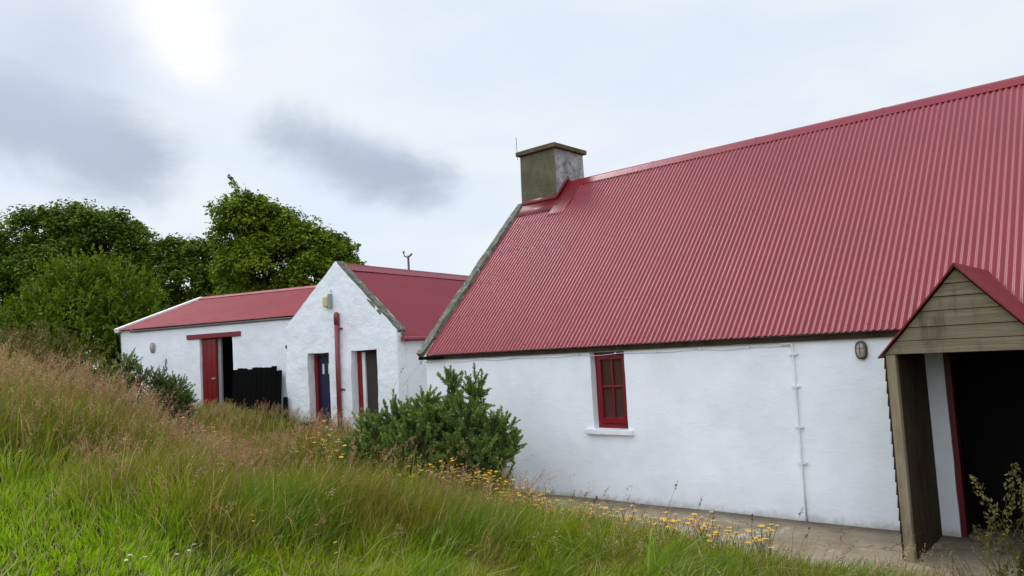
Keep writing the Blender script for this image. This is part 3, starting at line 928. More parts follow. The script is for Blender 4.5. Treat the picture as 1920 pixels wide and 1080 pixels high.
# window
w0_, w1_ = WI
wf2 = MB().fbox(o, md, mr, Z, w0_ - .01, w0_ + .13, .22, .30, 0.72, 2.51).fbox(o, md, mr, Z, w1_ - .02, w1_ + .01, .22, .30, 0.72, 2.51).fbox(o, md, mr, Z, w0_ + .13, w1_ - .02, .22, .30, 2.46, 2.51).fbox(o, md, mr, Z, w0_ + .13, w1_ - .02, .22, .30, 0.72, 0.77)
win2 = wf2.build('window', M['red'], mid)
MB().fbox(o, md, mr, Z, w0_ + .13, w0_ + .22, .24, .29, 0.77, 2.46).build('white_stile', M['white_trim'], win2)
MB().fbox(o, md, mr, Z, w0_ + .221, w1_ - .021, .285, .295, 0.77, 2.46).build('blind', M['taupe'], win2)
MB().fbox(o, md, mr, Z, w0_ - .06, w1_ + .06, -.06, .22, .64, .715).build('sill', M['white_trim'], win2, bevel=.008)
# low brown block at the foot of the door
bl = MB().fbox(o, md, mr, Z, d0 + .13, d1 + .02, -.45, -.08, .45, .86)
bl = bl.build('timber_block', M['wood_dark'], None, bevel=.05)
tag(bl, 'low brown timber block at the foot of the blue door', 'block')
# lantern on the gable
lu = mu(-15.42)
lan = empty('wall_lamp', mp(lu, 0, 3.7))
tag(lan, 'yellowed rectangular bulkhead lamp high on the pointed white gable', 'wall lamp')
MB().fbox(o, md, mr, Z, lu + .055, lu + .095, -.14, .01, 3.56, 3.90).fbox(o, md, mr, Z, lu - .11, lu + .055, -.03, .01, 3.58, 3.86).build('lamp_body', M['greyplastic'], lan, bevel=.006)
MB().fbox(o, md, mr, Z, lu - .115, lu + .052, -.15, -.032, 3.59, 3.85).build('lamp_glass', M['lampglass'], lan, bevel=.03)
MB().tube([mp(lu + .07, -.03, 3.89), mp(lu + .065, -.03, 4.02)], .010, 6).build('lamp_cable', M['greyplastic'], lan)

# ================================================================== LONG SHED
shed = empty('long_shed', (-20, 2, 1.0))
tag(shed, 'long low white shed with red roof and wide red lintel over its doorway', 'shed')
sd = Vector((0.9515, 0.3077, 0)).normalized()
sn = Vector((-0.3077, 0.9515, 0)).normalized()
sO = Vector((-22.64, -0.46, 0))
SL = 6.15
RL = 6.9
def sp_(u, v, z): return sO + sd * u + sn * v + Z * z
def su(x): return (x - sO.x) / sd.x
o = (sO.x, sO.y, 0)
s0, s1 = su(-19.84), su(-18.76)
wall_panel('front_wall', (sO.x, sO.y), sd, SL, lambda u: 3.46, 0.5, [(s0, s1, 1.12, 3.09)], 0.30, M['white_shed'], shed, 0.07, 0.016, 51)
SD = 6.0
for u0, u1 in ((0.002, .35), (SL - .35, SL - .002)):
    mb = MB()
    mb.add([sp_(u, v, z) for u in (u0, u1) for v, z in ((.31, .3), (SD, .3), (SD, 3.42), (SD / 2, 4.46), (.31, 3.5))],
           [(0, 1, 2, 3, 4), (9, 8, 7, 6, 5), (1, 0, 5, 6), (2, 1, 6, 7), (3, 2, 7, 8), (4, 3, 8, 9), (0, 4, 9, 5)])
    mb.build('gable_wall', M['white_shed'], shed)
MB().fbox(o, sd, sn, Z, .36, SL - .36, SD - .3, SD, .3, 3.4).build('back_wall', M['white_shed'], shed)
MB().fbox(o, sd, sn, Z, s0 - .3, s1 + .8, 1.5, 1.6, .9, 3.2).fbox(o, sd, sn, Z, s0 - .3, s0 - .2, .32, 1.498, .9, 3.2).fbox(o, sd, sn, Z, s1 + .7, s1 + .8, .32, 1.498, .9, 3.2).fbox(o, sd, sn, Z, s0 - .3, s1 + .8, .32, 1.6, 3.202, 3.25).build('interior_shade_panel', M['dark'], shed)  # added dark box behind the opening, coloured as its shade
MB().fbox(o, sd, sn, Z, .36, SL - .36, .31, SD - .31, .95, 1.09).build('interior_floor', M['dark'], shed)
e0 = sp_(.02, -.14, 3.48); a0 = sp_(.02, SD / 2, 4.51)
upS = a0 - e0; HS = upS.length; upS.normalize(); nS = sd.cross(upS).normalized()
if nS.z < 0: nS = -nS
mb = MB()
corrugated(mb, e0, sd, upS, nS, RL + .1, HS, rows=5, seed=7)
e1 = sp_(.02, SD + .14, 3.48); upS2 = (a0 - e1).normalized(); nS2 = sd.cross(upS2).normalized()
if nS2.z < 0: nS2 = -nS2
corrugated(mb, e1, sd, upS2, nS2, RL + .1, HS, rows=3, seed=8)
sroof = mb.build('roof', M['roof_old'], shed, smooth=True)
mb = MB()
V = []
for u in (-.02, RL + .1):
    c = sp_(u, SD / 2, 4.51)
    V += [c - upS * .17 + nS * .022, c - upS * .03 + nS * .03, c + Z * .05, c - upS2 * .03 + nS2 * .03, c - upS2 * .17 + nS2 * .022]
mb.add(V, [(i, i + 1, 6 + i, 5 + i) for i in range(4)])
o_ = mb.build('ridge_cap', M['roof_old'], sroof)
sol = o_.modifiers.new('sheet', 'SOLIDIFY'); sol.thickness = 0.004
mb = MB()
for (A_, B_, n2_) in ((sp_(-.03, -.17, 3.47), sp_(-.03, SD / 2, 4.515), nS), (sp_(-.03, SD + .17, 3.47), sp_(-.03, SD / 2, 4.515), nS2)):
    mb.hexa([A_ - n2_ * .06 - sd * .03, A_ - n2_ * .06 + sd * .10, B_ - n2_ * .06 + sd * .10, B_ - n2_ * .06 - sd * .03,
             A_ + n2_ * .055 - sd * .03, A_ + n2_ * .055 + sd * .10, B_ + n2_ * .055 + sd * .10, B_ + n2_ * .055 - sd * .03])
mb.build('verge_trim', M['white_trim'], shed)
MB().fbox(o, sd, sn, Z, .4, SL, -.05, -.012, 3.40, 3.43).build('eaves_board', M['greywood'], shed)
# door: half of the red leaf stands shut, the other half of the opening is dark
MB().fbox(o, sd, sn, Z, s0 - .42, s1 + .30, -.05, .10, 3.075, 3.20).build('lintel', M['red'], shed, bevel=.008)
dr = MB().fbox(o, sd, sn, Z, s0 + .01, s0 + .50, .08, .13, 1.12, 3.07).build('door', M['red'], shed, bevel=.006)
mb = MB()
for k in range(3): mb.fbox(o, sd, sn, Z, s0 + .02 + k * .16, s0 + .172 + k * .16, .068, .082, 1.16, 3.04)
mb.build('door_board', M['red'], dr, bevel=.003)
MB().fbox(o, sd, sn, Z, s0 + .36, s0 + .48, .03, .068, 1.98, 2.02).build('handle', M['greyplastic'], dr)
MB().fbox(o, sd, sn, Z, s0 + .50, s0 + .60, .14, .20, 1.12, 3.07).build('door_post', M['greyplastic'], shed)
MB().fbox(o, sd, sn, Z, s0 + .3, s1 + .02, -.16, .05, .95, 1.13).build('doorstep', M['white_trim'], shed, bevel=.01)
MB().tube([sp_(su(-17.04), -.03, 2.70), sp_(su(-17.04), .05, 2.72)], .052, 10).build('pipe_hole', M['black'], shed)
MB().tube([sp_(-.07, -.02, .7), sp_(-.07, -.02, 3.0), sp_(-.05, -.08, 3.35)], .04, 8).build('drainpipe', M['black'], shed, smooth=True)
la = empty('wall_lamp', sp_(su(-21.5), 0, 2.95))
tag(la, 'small grey oval lamp on the long shed wall left of the red door', 'wall lamp')
c = sp_(su(-21.45), 0, 2.93)
oval(MB(), c, .085, .14, -.02, .05, sd, -sn, dome=False, sq=.8).build('lamp_body', M['greyplastic'], la, smooth=True)
oval(MB(), c, .06, .11, .03, .09, sd, -sn, sq=.8).build('lamp_glass', M['lampgrey'], la, smooth=True)

# black slatted gate leaning on the shed
gate = empty('board_gate', sp_(su(-17.9), -.2, 1.0))
tag(gate, 'black tarred board gate with ragged top leaning against white shed', 'gate')
o2 = sp_(su(-18.62), -.28, 0)
for k in range(10):
    u0 = k * .158
    zt_ = 2.22 + random.uniform(-.03, .03)
    if k == 9: zt_ = 2.12
    lean = .12
    q0 = o2 + sd * u0; q1 = q0 + sd * .150
    MB().hexa([q0 + Z * .75, q1 + Z * .75, q1 + sn * .03 + Z * .75, q0 + sn * .03 + Z * .75,
               q0 + sn * lean + Z * zt_, q1 + sn * lean + Z * (zt_ + random.uniform(-.02, .02)), q1 + sn * (lean + .03) + Z * zt_, q0 + sn * (lean + .03) + Z * zt_]).build('board', M['black'], gate, bevel=.004)
mb = MB()
for z in (1.15, 1.85):
    f_ = (z - .75) / 1.47 * .12
    q0 = o2 + sd * .02 + sn * (f_ + .034) + Z * z; q1 = q0 + sd * 1.5
    mb.hexa([q0, q1, q1 + sn * .04, q0 + sn * .04, q0 + Z * .1, q1 + Z * .1, q1 + sn * .04 + Z * .1, q0 + sn * .04 + Z * .1])
mb.build('rail', M['black'], gate)
q0 = sp_(su(-16.98), -.22, 0)
tag(MB().tube([q0 + Z * .5, q0 + Z * 1.42, q0 + Z * 1.46], [.06, .06, .045], 10).build('short_post', M['black'], None, smooth=True), 'short black post standing at the gable corner beside the black gate', 'post')

# instrument pole behind the middle roof
pole = empty('instrument_pole', (-19.5, 7.7, 1.0))
tag(pole, 'thin dark pole with small wind instrument behind the red roof', 'pole')
MB().tube([(-19.55, 7.73, .8), (-19.55, 7.73, 5.72)], .038, 8).build('mast', M['metal'], pole, smooth=True)
c = Vector((-19.55, 7.73, 5.72)); rr = Vector((.75, .66, 0))
mb = MB().tube([c - rr * .02 - Z * .06, c - rr * .12 - Z * .02, c - rr * .15 + Z * .10], .022, 6).tube([c - Z * .05, c + rr * .10 + Z * .02], .03, 6)
for q_ in (c - rr * .15 + Z * .13, c + rr * .11 + Z * .04):
    mb.tube([q_ - Z * .03, q_, q_ + Z * .035], [.02, .045, .02], 8)
mb.build('wind_cups', M['metal'], pole)

# old fence post in the grass
fx, fy = -12.9, -4.75
fg = g1(fx, fy)
tag(MB().hexa([(fx - .04, fy - .04, fg - .2), (fx + .04, fy - .04, fg - .2), (fx + .04, fy + .04, fg - .2), (fx - .04, fy + .04, fg - .2), (fx - .045, fy - .04, fg + .78), (fx + .03, fy - .04, fg + .80), (fx + .03, fy + .03, fg + .8), (fx - .04, fy + .03, fg + .78)]).build('fence_post', M['greywood'], None, bevel=.006),
    'old grey fence post half hidden in long grass', 'fence post')


# ================================================================== foliage
def unit(v): return v / np.maximum(np.linalg.norm(v, axis=1, keepdims=True), 1e-9)


def leaves(c, nrm, size, col, aspect=0.75, up=None):
    """folded four-corner leaves; returns verts, faces, colours"""
    n = len(c)
    rd = rng.normal(size=(n, 3)) if up is None else up
    a = unit(rd - nrm * np.sum(rd * nrm, 1, keepdims=True))
    b = np.cross(nrm, a)
    s = size[:, None]
    fold = nrm * s * 0.14
    v = np.stack([c - a * s * .5, c + b * s * .5 * aspect + fold, c + a * s * .55 - nrm * s * .10, c - b * s * .5 * aspect + fold], 1).reshape(-1, 3)
    i = np.arange(n) * 4
    f = np.stack([i, i + 1, i + 2, i, i + 2, i + 3], 1).reshape(-1, 3)
    return v, f, np.repeat(col, 4, 0)


def crown_cloud(lobes, clumps, per, csize, lsize, c_lo, c_hi, seed, upbias=.55, shell=.6, flat=.8):
    r_ = np.random.default_rng(seed)
    lobes = np.array(lobes, float)
    vol = (lobes[:, 3] * lobes[:, 4] * lobes[:, 5]) ** (2 / 3)
    k = r_.choice(len(lobes), clumps, p=vol / vol.sum())
    d = unit(r_.normal(size=(clumps, 3)))
    d[:, 2] = np.where(d[:, 2] < -.35, -d[:, 2], d[:, 2])
    rad = r_.uniform(0, 1, clumps) ** (1 / 3)
    rad = shell + (1.04 - shell) * rad + np.where(r_.uniform(0, 1, clumps) < .20, r_.uniform(0, .20, clumps), 0)
    cc = lobes[k, :3] + d * lobes[k, 3:6] * rad[:, None]
    cs_ = csize * r_.uniform(.55, 1.35, clumps) * np.where(rad > 1.02, .62, 1)
    tone = r_.uniform(0, 1, clumps)
    n = clumps * per
    ci = np.repeat(np.arange(clumps), per)
    dd = unit(r_.normal(size=(n, 3)))
    rr_ = r_.uniform(0, 1, n) ** .45
    off = dd * (rr_ * cs_[ci])[:, None] * np.array([1, 1, flat])
    # sprays hang a little at their rims
    off[:, 2] -= (off[:, 0] ** 2 + off[:, 1] ** 2) / np.maximum(cs_[ci], .05) * .25
    c = cc[ci] + off
    nm = unit(dd * .45 + d[ci] * .25 + np.array([0, 0, upbias * 1.6]) + r_.normal(size=(n, 3)) * .55)
    sz = lsize * r_.uniform(.6, 1.3, n)
    tt = np.clip(tone[ci] * .7 + r_.uniform(0, .35, n), 0, 1)[:, None]
    col = np.array(c_lo) * (1 - tt) + np.array(c_hi) * tt
    return c, nm, sz, col


def tree(name, label, cat, base, lobes, clumps, per, csize, lsize, c_lo, c_hi, seed, trunk_r, group=None, shell=.6, flat=.8, upbias=.55, twigs=()):
    t_ = empty(name, base)
    tag(t_, label, cat, group)
    r_ = random.Random(seed)
    mb = MB()
    top = Vector((np.mean([l[0] for l in lobes]), np.mean([l[1] for l in lobes]), 0))
    base = Vector(base)
    zmin = min(l[2] - l[5] * .6 for l in lobes)
    fork = base.lerp(Vector((top.x, top.y, zmin)), .65)
    fork.z = max(zmin, base.z + .6)
    mb.tube([base - Z * .3, base + Z * .15, base.lerp(fork, .5) + Vector((r_.uniform(-.1, .1), r_.uniform(-.1, .1), 0)), fork], [trunk_r * 1.35, trunk_r * 1.05, trunk_r * .9, trunk_r * .75], 9)
    for l in lobes:
        tip = Vector(l[:3]) + Vector((0, 0, l[5] * .3))
        m1 = fork.lerp(tip, .35) + Vector((r_.uniform(-.3, .3), r_.uniform(-.3, .3), r_.uniform(-.1, .4)))
        m2 = fork.lerp(tip, .7) + Vector((r_.uniform(-.3, .3), r_.uniform(-.3, .3), r_.uniform(0, .4)))
        mb.tube([fork - Z * .15, m1, m2, tip], [trunk_r * .6, trunk_r * .38, trunk_r * .22, trunk_r * .07], 7)
        for k in range(5):
            d = Vector((r_.gauss(0, 1), r_.gauss(0, 1), r_.gauss(.3, .8))).normalized()
            e_ = Vector(l[:3]) + Vector((d.x * l[3], d.y * l[4], d.z * l[5])) * .9
            mb.tube([m2, m2.lerp(e_, .5) + Vector((0, 0, .12)), e_], [trunk_r * .18, trunk_r * .1, trunk_r * .03], 5)
    mb.build('trunk', M['bark'], t_, smooth=True)
    c, nm, sz, col = crown_cloud(lobes, clumps, per, csize, lsize, c_lo, c_hi, seed, upbias, shell, flat)
    if len(twigs):
        for (tp0, tp1, nt) in twigs:
            r2 = np.random.default_rng(seed + 5)
            s_ = r2.uniform(0, 1, nt)[:, None]
            cc = np.array(tp0) * (1 - s_) + np.array(tp1) * s_ + np.clip(r2.normal(size=(nt, 3)), -1.7, 1.7) * (.24 * (1.15 - s_))
            c = np.concatenate([c, cc]); nm = np.concatenate([nm, unit(r2.normal(size=(nt, 3)) + np.array([0, 0, .8]))])
            sz = np.concatenate([sz, lsize * r2.uniform(.6, 1.2, nt)])
            tt = r2.uniform(.2, 1, nt)[:, None]
            col = np.concatenate([col, np.array(c_lo) * (1 - tt) + np.array(c_hi) * tt])
    v, f, cl = leaves(c, nm, sz, col)
    npmesh('crown', v, f, 3, M['leaf'], t_, cl)
    return t_


def loc(rt, dp_, z, lat, up_, fw, rx, ry, rz):
    pass


# picture-plane axes at the tree belt (horizontal): right and depth
HR_ = Vector((0.752, 0.659, 0)); HD_ = Vector((-0.659, 0.752, 0))


def lob(anchor, items):
    """items: (right, deeper, height, r_right, r_up)"""
    out = []
    for (a, b_, h, rr_, ru) in items:
        c_ = Vector((anchor[0], anchor[1], 0)) + HR_ * a + HD_ * b_
        out.append((c_.x, c_.y, h, rr_, rr_, ru))
    return out


GRN_LO = (0.050, 0.098, 0.007); GRN_HI = (0.20, 0.275, 0.012)
A = (-26.0, 7.2)
tree('sycamore_tree', 'tall lone sycamore rising behind the white gable, leaning right', 'tree', (A[0], A[1], 1.2),
     lob(A, [(-2.1, 0, 8.3, .62, .62), (-2.1, .3, 7.3, .85, .8), (-1.4, -.2, 8.0, .95, .9), (-.6, .4, 7.5, 1.15, .95), (.3, -.1, 6.95, 1.2, .95), (1.2, .3, 6.5, 1.1, .85), (2.0, 0, 6.1, .9, .7),
             (-1.75, .2, 6.1, 1.05, 1.0), (-.5, -.4, 6.0, 1.4, 1.2), (1.1, -.3, 5.3, 1.4, 1.0), (2.15, .3, 5.1, .75, .7), (-1.9, 0, 4.7, 1.0, .9), (-.3, 0, 4.3, 1.6, .9)]),
     640, 90, .46, .135, GRN_LO, GRN_HI, 101, .26, twigs=[((-27.1, 6.2, 8.6), (-27.62, 5.7, 9.75), 150), ((-27.7, 5.7, 7.6), (-28.3, 5.2, 8.65), 130), ((-24.6, 8.4, 6.4), (-23.9, 9.1, 6.75), 110)])
A = (-37.0, 3.2)
tree('broadleaf_tree', 'dark round-headed tree, widest and tallest left of the lone sycamore', 'tree', (A[0], A[1], 2.0),
     lob(A, [(-1.6, 0, 8.4, 1.6, 1.3), (.0, .4, 8.6, 1.7, 1.3), (1.5, 0, 8.2, 1.6, 1.3), (2.5, .3, 7.5, 1.2, 1.2), (-2.5, .2, 7.2, 1.3, 1.3), (0, -.6, 6.6, 2.2, 1.6), (1.8, -.4, 6.0, 1.8, 1.4), (-1.8, -.4, 5.6, 1.9, 1.4), (0, 0, 4.6, 2.4, 1.4)]),
     720, 85, .52, .15, (0.036, 0.074, 0.005), (0.145, 0.21, 0.010), 102, .3, 'dark trees behind the shed')
A = (-32.6, 6.8)
tree('broadleaf_tree', 'dark low-headed tree between the round-headed tree and the lone sycamore', 'tree', (A[0], A[1], 1.8),
     lob(A, [(-1.3, 0, 7.0, 1.2, 1.0), (.1, .3, 7.0, 1.25, 1.0), (1.2, 0, 6.4, .95, .9), (-.4, -.4, 5.6, 1.8, 1.3), (1.3, -.3, 5.2, 1.5, 1.2), (-1.4, 0, 4.6, 1.6, 1.3), (1.0, .2, 3.9, 1.8, 1.2)]),
     540, 85, .48, .145, (0.034, 0.070, 0.005), (0.138, 0.20, 0.010), 103, .24, 'dark trees behind the shed')
A = (-40.5, -.3)
tree('broadleaf_tree', 'dark tree cut off by the left edge of the photo', 'tree', (A[0], A[1], 2.2),
     lob(A, [(-.8, 0, 8.2, 1.5, 1.2), (.6, .3, 7.8, 1.3, 1.2), (-1.6, 0, 6.8, 1.8, 1.5), (.9, -.4, 6.3, 1.6, 1.4), (-.3, -.3, 5.0, 2.2, 1.5)]),
     440, 80, .52, .15, (0.034, 0.070, 0.005), (0.138, 0.20, 0.010), 104, .26, 'dark trees behind the shed')
A = (-29.5, 9.5)
tree('broadleaf_tree', 'low dark tree filling the gap under the lone sycamore behind the shed roof', 'tree', (A[0], A[1], 1.6),
     lob(A, [(-1.0, 0, 4.9, 1.3, 1.0), (.8, .3, 4.8, 1.3, .9), (2.2, .2, 4.6, 1.1, .8), (0, -.3, 3.8, 2.2, 1.2)]),
     300, 80, .48, .14, (0.018, 0.044, 0.008), (0.055, 0.09, 0.014), 105, .18, 'dark trees behind the shed')

# light willow-like bush: upright shoots carrying narrow leaves
def shoot_bush(name, label, cat, base, lobes, nsh, length, nl, lsize, c_lo, c_hi, seed, mleaf='leaf', stems=40):
    t_ = empty(name, base); tag(t_, label, cat)
    r_ = np.random.default_rng(seed)
    lobes = np.array(lobes, float)
    vol = (lobes[:, 3] * lobes[:, 4] * lobes[:, 5]) ** (2 / 3)
    k = r_.choice(len(lobes), nsh, p=vol / vol.sum())
    d = unit(r_.normal(size=(nsh, 3)) + np.array([0, 0, .25]))
    p0 = lobes[k, :3] + d * lobes[k, 3:6] * r_.uniform(.45, .95, nsh)[:, None]
    dirn = unit(d * .6 + np.array([0, 0, .9]) + r_.normal(size=(nsh, 3)) * .25)
    L = length * r_.uniform(.5, 1.3, nsh)
    n = nsh * nl
    si = np.repeat(np.arange(nsh), nl)
    s_ = r_.uniform(0, 1, n)
    c = p0[si] + dirn[si] * (s_ * L[si])[:, None] + r_.normal(size=(n, 3)) * lsize * .5 * (1.1 - s_)[:, None]
    nm = unit(r_.normal(size=(n, 3)) + np.array([0, 0, .4]))
    upv = unit(dirn[si] + r_.normal(size=(n, 3)) * .5)
    tone = np.clip(r_.uniform(0, 1, nsh)[si] * .7 + r_.uniform(0, .3, n), 0, 1)[:, None]
    col = np.array(c_lo) * (1 - tone) + np.array(c_hi) * tone
    v, f, cl = leaves(c, nm, lsize * r_.uniform(.6, 1.3, n), col, .42, upv)
    npmesh('foliage', v, f, 3, M[mleaf], t_, cl)
    mb = MB(); b_ = Vector(base)
    idx = r_.choice(nsh, stems, replace=False)
    for i in idx:
        q_ = Vector(p0[i]); 
        mb.tube([b_ + Vector((r_.uniform(-.2, .2), r_.uniform(-.2, .2), -.1)), b_.lerp(q_, .5) + Vector((0, 0, -.1)), q_, q_ + Vector(dirn[i]) * L[i] * .8], [.035, .022, .012, .004], 5)
    mb.build('stems', M['bark'], t_, smooth=True)
    return t_
A = (-26.7, .3)
shoot_bush('leafy_bush', 'large bright green rounded bush behind the left end of shed', 'bush', (A[0], A[1], 1.4),
           lob(A, [(-.9, 0, 5.0, 1.1, 1.1), (.2, .2, 5.0, 1.3, 1.0), (1.2, 0, 4.4, 1.2, 1.0), (-1.5, 0, 4.0, 1.2, 1.2), (0, -.5, 3.7, 1.9, 1.3), (1.5, -.2, 3.2, 1.2, 1.2), (-.6, -.3, 2.6, 2.0, 1.2), (-2.6, -.2, 3.4, 1.4, 1.1), (-2.4, -.4, 2.4, 1.6, 1.1), (1.6, -.4, 2.2, 1.4, 1.1)]),
           2300, .55, 20, .145, (0.062, 0.105, 0.006), (0.18, 0.255, 0.014), 201)
A = (-15.9, -4.75)
shoot_bush('leafy_bush', 'dull olive scrub bush in long grass at the left edge', 'bush', (A[0], A[1], 1.8),
           lob(A, [(-.5, 0, 2.85, .5, .30), (.2, .2, 2.80, .45, .26), (-1.2, .1, 2.95, .6, .32), (.8, .2, 2.52, .40, .26), (-1.9, 0, 3.0, .6, .4), (-.2, -.1, 2.4, .9, .4), (-1.4, -.1, 2.5, .9, .4)]), 760, .36, 18, .06, (0.075, 0.085, 0.020), (0.19, 0.18, 0.055), 202)
A = (-31.5, -3.2)
shoot_bush('leafy_bush', 'dark undergrowth bush below the trees at the far left', 'bush', (A[0], A[1], 1.9),
           lob(A, [(-1.5, 0, 3.6, 1.6, 1.1), (.5, .2, 3.4, 1.5, 1.0), (2.3, .3, 3.0, 1.6, 1.1), (-3.2, 0, 3.8, 1.6, 1.2), (0, -.2, 2.4, 2.4, 1.0), (3.4, .4, 2.2, 1.6, 1.1)]), 900, .5, 18, .14, (0.040, 0.070, 0.010), (0.11, 0.15, 0.02), 203)


# gorse: shoots set all round with spines, like bottle brushes
def gorse(name, label, base, lobes, nsh, L0, nspine, seed, c_lo, c_hi, group=None, wid=.0034):
    t_ = empty(name, base); tag(t_, label, 'gorse bush', group)
    r_ = np.random.default_rng(seed)
    lobes = np.array(lobes, float)
    vol = (lobes[:, 3] * lobes[:, 4] * lobes[:, 5]) ** (2 / 3)
    k = r_.choice(len(lobes), nsh, p=vol / vol.sum())
    d = unit(r_.normal(size=(nsh, 3)) + np.array([0, 0, .35]))
    rad = r_.uniform(.3, 1.0, nsh) + np.where(r_.uniform(0, 1, nsh) < .16, r_.uniform(0, .45, nsh), 0)
    tip = lobes[k, :3] + d * lobes[k, 3:6] * rad[:, None]
    dirn = unit(d * .85 + np.array([0, 0, .42]) + r_.normal(size=(nsh, 3)) * .30)
    L = L0 * r_.uniform(.6, 1.35, nsh)
    p0 = tip - dirn * L[:, None] * .6
    n = nsh * nspine
    si = np.repeat(np.arange(nsh), nspine)
    s_ = r_.uniform(0, 1, n) ** .8
    ax = dirn[si]
    rv = r_.normal(size=(n, 3)); rv = unit(rv - ax * np.sum(rv * ax, 1, keepdims=True))
    sl_ = L0 * .19 * r_.uniform(.7, 1.2, n) * (1.05 - .45 * s_)
    root = p0[si] + ax * (s_ * L[si])[:, None]
    sdir = unit(ax * (.55 + .5 * s_)[:, None] + rv * .9)
    end = root + sdir * sl_[:, None]
    side = unit(np.cross(sdir, r_.normal(size=(n, 3)))) * (wid * (L0 / .24))
    v = np.stack([root - side, root + side, end + side * .45, end - side * .45], 1).reshape(-1, 3)
    i = np.arange(n) * 4
    f = np.stack([i, i + 1, i + 2, i + 3], 1)
    # old growth inside the bush is brown, the season's growth on the outside is green
    old = np.clip((.62 - rad) / .35, 0, 1)[si][:, None]
    tone = np.clip(r_.uniform(0, 1, nsh)[si] * .55 + s_ * .45, 0, 1)[:, None]
    col = np.array(c_lo) * (1 - tone) + np.array(c_hi) * tone
    col = col * (1 - old * .7) + np.array((0.075, 0.055, 0.028)) * old * .7
    npmesh('spiny_shoots', v, f, 4, M['spine'], t_, np.repeat(col, 4, 0))
    mb = MB(); b_ = Vector(base)
    for i in range(nsh):
        a_, e_ = Vector(p0[i]), Vector(p0[i] + dirn[i] * L[i])
        mb.tube([a_, e_], [.007, .003], 4, caps=False)
        if i % 3 == 0:
            mb.tube([b_ + Vector((r_.uniform(-.4, .4), r_.uniform(-.25, .25), -.05)), b_.lerp(a_, .55) - Z * .05, a_], [.022, .014, .006], 5, caps=False)
    mb.build('stems', M['bark'], t_, smooth=True)
    return t_


A = (-8.25, -1.85)
gorse('gorse_bush', 'large dark green spiny gorse bush in front of the cottage corner', (A[0], A[1], .25),
      lob(A, [(-.85, 0, 1.22, .36, .32), (-.45, .15, 1.30, .38, .32), (-.05, -.05, 1.36, .40, .36), (.26, .05, 1.72, .20, .40), (.60, .1, 1.66, .20, .42), (-.60, .1, 1.42, .20, .28), (-.12, .1, 1.56, .20, .30), (.45, -.1, 1.25, .45, .42), (.85, 0, 1.15, .34, .30), (.98, .05, .88, .26, .26),
              (-.3, -.2, 1.0, .55, .40), (.5, -.2, .85, .55, .38), (.12, .1, 1.25, .30, .36), (-.9, 0, .95, .40, .30), (.8, -.1, .65, .30, .22), (-1.15, .05, 1.0, .24, .2)]),
      1250, .27, 110, 301, (0.07, 0.14, 0.028), (0.26, 0.36, 0.08), wid=.0052)
A = (-16.4, -2.5)
gorse('gorse_bush', 'grey green gorse bush before the far left end of the shed wall', (A[0] - .5, A[1] - .4, .9),
      lob(A, [(-.75, 0, 2.1, .42, .40), (-.38, .1, 2.38, .28, .32), (-.15, .1, 2.1, .34, .36), (-1.15, 0, 1.9, .40, .33), (-.5, -.1, 1.75, .6, .4)]), 420, .26, 56, 302, (0.11, 0.16, 0.04), (0.26, 0.33, 0.09), wid=.006)
gorse('gorse_bush', 'smaller dark gorse bush close to the red shed door', (A[0] + .9, A[1] + .6, .8),
      lob(A, [(.30, 0, 2.02, .32, .34), (.60, .1, 1.82, .34, .34), (.82, 0, 1.55, .30, .3), (.35, 0, 1.6, .42, .34)]), 330, .26, 56, 303, (0.07, 0.125, 0.03), (0.20, 0.28, 0.065), wid=.006)

# ------------------------------------------------------------------ grass
def camdist(x, y): return np.hypot(x - CL.x, y - CL.y)


def allowed(x, y):
    edge = -1.85 * ss((x + 9.0) / 2.6) - 0.16 * (vn(x * 1.3, x * 0, 5) - 0.5) - 0.04 * np.clip(x + 2.6, 0, 1)
    on_path = (y > edge - .02) & (x > -8.95) & (y < .1)
    in_cot = (y > -.02) & (x > -10.5) & (x < 3.2) & (y < 6.6)
    rx, ry = x - mO.x, y - mO.y
    u = rx * md.x + ry * md.y; v = rx * mr.x + ry * mr.y
    in_mid = (u > -.05) & (u < MW + .05) & (v > -.04)
    rx, ry = x - sO.x, y - sO.y
    u = rx * sd.x + ry * sd.y; v = rx * sn.x + ry * sn.y
    in_sh = (u > -.05) & (v > -.03) & (v < 6.1) & (u < SL + 1)
    return ~(on_path | in_cot | in_mid | in_sh)


def scatter(n, rmin, rmax, a0=R(-4), a1=R(84), power=1.0):
    """points on the ground around the viewer's side of the meadow; angle measured from +Y towards -X"""
    uu = rng.uniform(0, 1, n)
    r_ = (rmin ** power + (rmax ** power - rmin ** power) * uu) ** (1 / power)
    a = rng.uniform(a0, a1, n)
    x = CL.x - np.sin(a) * r_; y = CL.y + np.cos(a) * r_
    ok = allowed(x, y)
    return x[ok], y[ok], r_[ok]


def lawn(x, y, r_):
    """1 where the grass is short and fresh (nearest the viewer on the left)"""
    a = np.arctan2(-(x - CL.x), y - CL.y)
    lim = 7.0 + (a - R(61)) / R(1) * .17
    return ss((lim + .4 + 1.6 * (fbm(x * .9, y * .9, 91) - .5) - r_) / .9) * ss((a - R(38)) / R(14))


def hmap(x, y, r_):
    """height of the sward"""
    h = .24 + .36 * ss((r_ - 6.2) / 2.4)
    edge = ss((-y - 1.7) / 1.4)
    h = h * (.30 + .70 * np.maximum(edge, ss((-x - 7.2) / 1.2)))
    h *= .38 + 1.25 * fbm(x * .95, y * .95, 21)
    h *= 1 - .66 * lawn(x, y, r_)
    near_sh = ss((-x - 12) / 3.0) * ss((y + 2.2) / 1.5)
    return h * (1 - .45 * near_sh)


